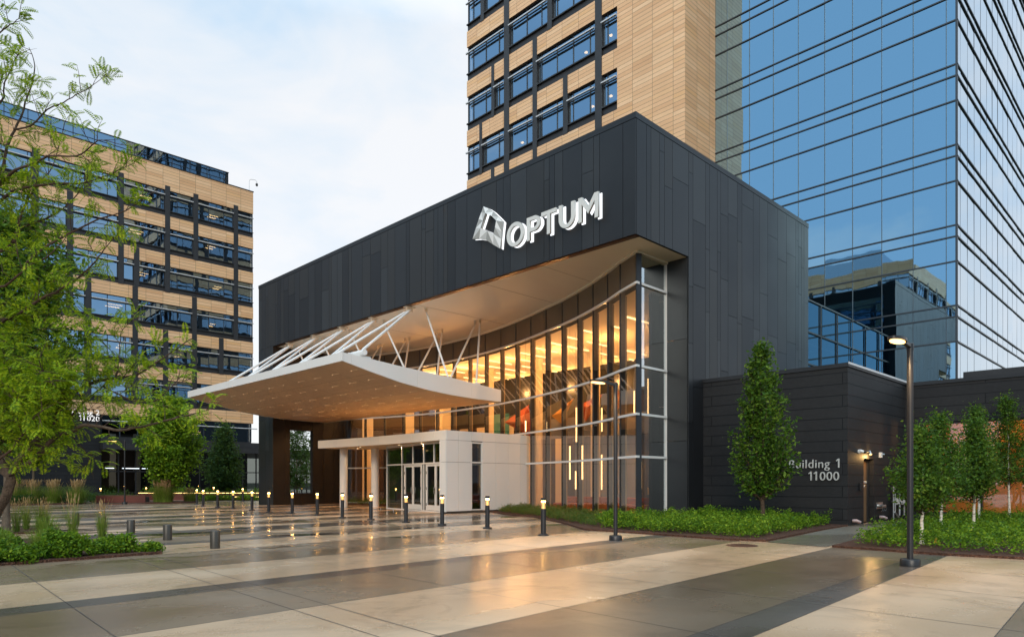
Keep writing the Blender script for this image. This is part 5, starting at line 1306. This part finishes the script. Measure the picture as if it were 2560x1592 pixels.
gl=[(4.62,18.85,1.0,'tall slim feather grass clump in front of the fourth short bollard'),(4.05,19.1,1.15,'tallest feather grass clump with tan plumes beside the shrubs'),(3.55,19.3,.85,'yellow green feather grass clump behind the middle shrub'),(3.0,16.75,.62,'low arching grass clump between the left and middle shrubs'),(2.25,16.7,.70,'low arching grass clump behind the left shrub'),(4.55,25.6,.95,'thin tan grass clump right of the grey trunk'),(4.15,25.3,1.0,'thin tan grass clump nearer the grey trunk'),(3.75,24.3,.95,'tan grass clump at the foot of the grey trunk'),(2.9,24.6,.95,'tan grass clump left of the grey trunk'),(4.8,26.1,.8,'faint tan grass clump behind the farthest short bollard')]
for i,(x,y,h,l_) in enumerate(gl): grass(x,y,h,l_,150 if 'low' not in l_ else 330,.10 if 'low' not in l_ else .16,'low' not in l_,40+i,scale=1.0 if 'low' not in l_ else 2.2)
far=[(9.3,54.6,'left of the far row'),(10.4,54.3,'second of the far row'),(11.6,53.6,'third of the far row'),(8.5,55.2,'at the far left of the row'),(16.6,51.4,'at the left of the round tree'),(16.3,51.9,'leftmost beside the round tree'),(18.6,52.6,'right of the round tree')]
for i,(x,y,l_) in enumerate(far): grass(x,y,1.55 if i<6 else 1.0,'far feather grass clump '+l_,700,.42,True,70+i,'far feather grass clumps',2.6)
def cover(name,poly_fn,n,kind,leaf,h,label,seed):
    rs=np.random.default_rng(seed); P=poly_fn(rs,n); 
    bump=.5+.5*np.sin(P[:,0]*2.3+np.sin(P[:,1]*1.9))*np.sin(P[:,1]*2.6+1.3*np.sin(P[:,0]*1.1)); bump=np.clip(bump*.75+.5*np.sin(P[:,0]*5.1+1.3*np.sin(P[:,1]*3.1))*np.sin(P[:,1]*4.7+.7)+.22+.25*np.sin(P[:,0]*11+P[:,1]*9),0,1.35)
    keep=rs.random(len(P))<np.clip(bump*1.7-.12,0,1); P=P[keep]; bump=bump[keep]
    z=.05+h*bump*rs.uniform(.15,1.05,len(P))**.6; P=np.stack([P[:,0],P[:,1],z],1)
    P=np.repeat(P,5,0)+rs.normal(size=(len(P)*5,3))*leaf*1.2
    P[:,2]=np.maximum(P[:,2],.04)
    A,B=leaves_at(P,leaf,.55,.8); o=leaf_object(name,P,A,B,LV[kind],None); tag(o,label,'ground cover',None,'stuff'); return o
def inpoly(poly):
    xs=[p[0] for p in poly]; ys=[p[1] for p in poly]
    def f(rs,n):
        out=[]
        while sum(len(o) for o in out)<n:
            q=np.stack([rs.uniform(min(xs),max(xs),n),rs.uniform(min(ys),max(ys),n)],1); ins=np.zeros(n,bool); j=len(poly)-1
            for i in range(len(poly)):
                xi,yi=poly[i];xj,yj=poly[j]
                c=((yi>q[:,1])!=(yj>q[:,1]))&(q[:,0]<(xj-xi)*(q[:,1]-yi)/(yj-yi+1e-12)+xi); ins^=c; j=i
            out.append(q[ins])
        return np.concatenate(out)[:n]
    return f
cover('ground_cover',inpoly([(16.9,8.1),(22.1,8.75),(24.2,8.9),(24.2,13.7),(20.9,14.5),(19.2,15.2),(17.2,13.3),(16.85,11)]),13500,'shrub',.034,.40,'bright green ground cover below the oak in front of the black stone wall',1)
cover('ground_cover',inpoly([(17.3,13.6),(19.3,15.4),(21.0,15.0),(22.5,17.6),(24.2,21.6),(25.2,25.0),(23.4,24.8),(21.75,22.0),(21.2,19.9),(18.8,16.2)]),9000,'cover',.024,.30,'reddish green ground cover along the foot of the curved glass wall',2)
cover('ground_cover',inpoly([(16.5,5.6),(16.4,3.6),(17.0,1.5),(17.5,-3),(30.6,-4),(30.6,6.9),(27,6.4),(22,6.2)]),21000,'shrub',.034,.40,'bright green ground cover around the birch trees',3)
cover('ground_cover',inpoly([(23.8,32.2),(25.0,31.8),(27.0,34),(26.9,37),(25.4,41.4),(24.2,41.2)]),2600,'cover',.03,.35,'reddish ground cover behind the white columns',4)
cover('ground_cover',inpoly([(17.8,62.3),(26.6,53.6),(28.2,55.2),(19.5,63.8)]),5200,'shrub',.06,.75,'green planting behind the amber lit planter walls',6)
cover('ground_cover',inpoly([(20.3,57),(25.6,51.8),(26.2,52.4),(21,57.8)]),2600,'shrub',.05,.35,'grass strip below the lit planter',7)
cover('ground_cover',inpoly([(0,53.2),(8,53.4),(13,55),(18,60),(10,62),(0,60)]),6000,'dark',.07,.6,'dark green planting at the foot of the far black wall',8)
# ------------------------------------------------------------------ sky, sun, camera
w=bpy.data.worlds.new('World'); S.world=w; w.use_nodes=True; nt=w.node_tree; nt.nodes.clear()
SE,SR=R(24),R(200)
sky=N(nt,'ShaderNodeTexSky',sky_type='NISHITA',sun_disc=False,sun_elevation=SE,sun_rotation=SR)
tc=nt.nodes.new('ShaderNodeTexCoord'); mp=nt.nodes.new('ShaderNodeMapping'); mp.inputs['Scale'].default_value=(1.0,1.0,2.2); nt.links.new(tc.outputs['Generated'],mp.inputs['Vector'])
sep=nt.nodes.new('ShaderNodeSeparateXYZ'); nt.links.new(tc.outputs['Generated'],sep.inputs[0])
n1=noise(nt,mp.outputs[0],2.0,6,.55,.8); n2=noise(nt,mp.outputs[0],5.6,6,.55,.8)
cl_=math_(nt,'ADD',math_(nt,'MULTIPLY',n1,.75),math_(nt,'MULTIPLY',n2,.25))
zb_=math_(nt,'MULTIPLY',math_(nt,'SUBTRACT',.55,sep.outputs[2]),.32)
west=math_(nt,'MULTIPLY',sep.outputs[0],.16)     # clouds thicker towards +x, thinner towards -x
f_=math_(nt,'ADD',math_(nt,'ADD',cl_,zb_),math_(nt,'ADD',west,math_(nt,'SUBTRACT',math_(nt,'MULTIPLY',sep.outputs[1],.15),.085)))
cloud=ramp(nt,f_,[(.40,(.27,.42,.58)),(.49,(.40,.50,.60)),(.58,(.50,.55,.60)),(.70,(.585,.59,.60))])
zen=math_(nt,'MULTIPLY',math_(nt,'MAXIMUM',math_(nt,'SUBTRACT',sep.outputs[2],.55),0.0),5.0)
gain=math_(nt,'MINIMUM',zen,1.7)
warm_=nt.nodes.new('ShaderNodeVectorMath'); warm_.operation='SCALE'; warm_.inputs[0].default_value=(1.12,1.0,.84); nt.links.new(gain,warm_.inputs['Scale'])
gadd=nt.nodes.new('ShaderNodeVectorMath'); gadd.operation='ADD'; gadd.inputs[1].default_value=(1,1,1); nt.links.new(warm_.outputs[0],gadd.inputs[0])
nis=mixc(nt,1.0,sky.outputs[0],(SKYS,SKYS,SKYS),'MULTIPLY')
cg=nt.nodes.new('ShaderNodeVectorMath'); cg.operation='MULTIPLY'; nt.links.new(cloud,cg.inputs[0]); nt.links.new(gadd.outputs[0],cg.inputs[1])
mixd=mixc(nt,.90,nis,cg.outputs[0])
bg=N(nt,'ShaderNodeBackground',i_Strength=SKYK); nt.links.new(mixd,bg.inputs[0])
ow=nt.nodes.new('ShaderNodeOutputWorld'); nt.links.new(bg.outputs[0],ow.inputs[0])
sl=bpy.data.lights.new('sun','SUN'); sl.energy=1.1; sl.angle=R(30); sl.color=(1,.88,.72)
so=bpy.data.objects.new('sun',sl); COL.objects.link(so)
az=R(215)   # direction towards the sun in the xy plane (south-west, behind the camera)
dv=Vector((math.cos(az)*math.cos(SE),math.sin(az)*math.cos(SE),math.sin(SE)))
so.rotation_euler=dv.to_track_quat('Z','Y').to_euler()
sky.sun_rotation=math.pi/2-az
cam_=bpy.data.cameras.new('camera'); co=bpy.data.objects.new('camera',cam_); COL.objects.link(co)
cam_.sensor_width=36; cam_.lens=36*1711/2560; cam_.clip_end=3000; cam_.clip_start=.1
cam_.shift_x=0; cam_.shift_y=(1204-796)/2560
fw=Vector((.703,.711,0)).normalized()
co.location=(0,0,1.5); co.rotation_euler=(-fw).to_track_quat('Z','Y').to_euler()
S.camera=co
S.view_settings.view_transform='Standard'; S.view_settings.look='None'; S.view_settings.exposure=EXPO; S.view_settings.gamma=1
S.render.engine='CYCLES'; S.cycles.max_bounces=8; S.cycles.transparent_max_bounces=16; S.cycles.caustics_reflective=False; S.cycles.caustics_refractive=False
S.cycles.sample_clamp_indirect=6
for o in bpy.data.objects:
    if '_o' in o: del o['_o']
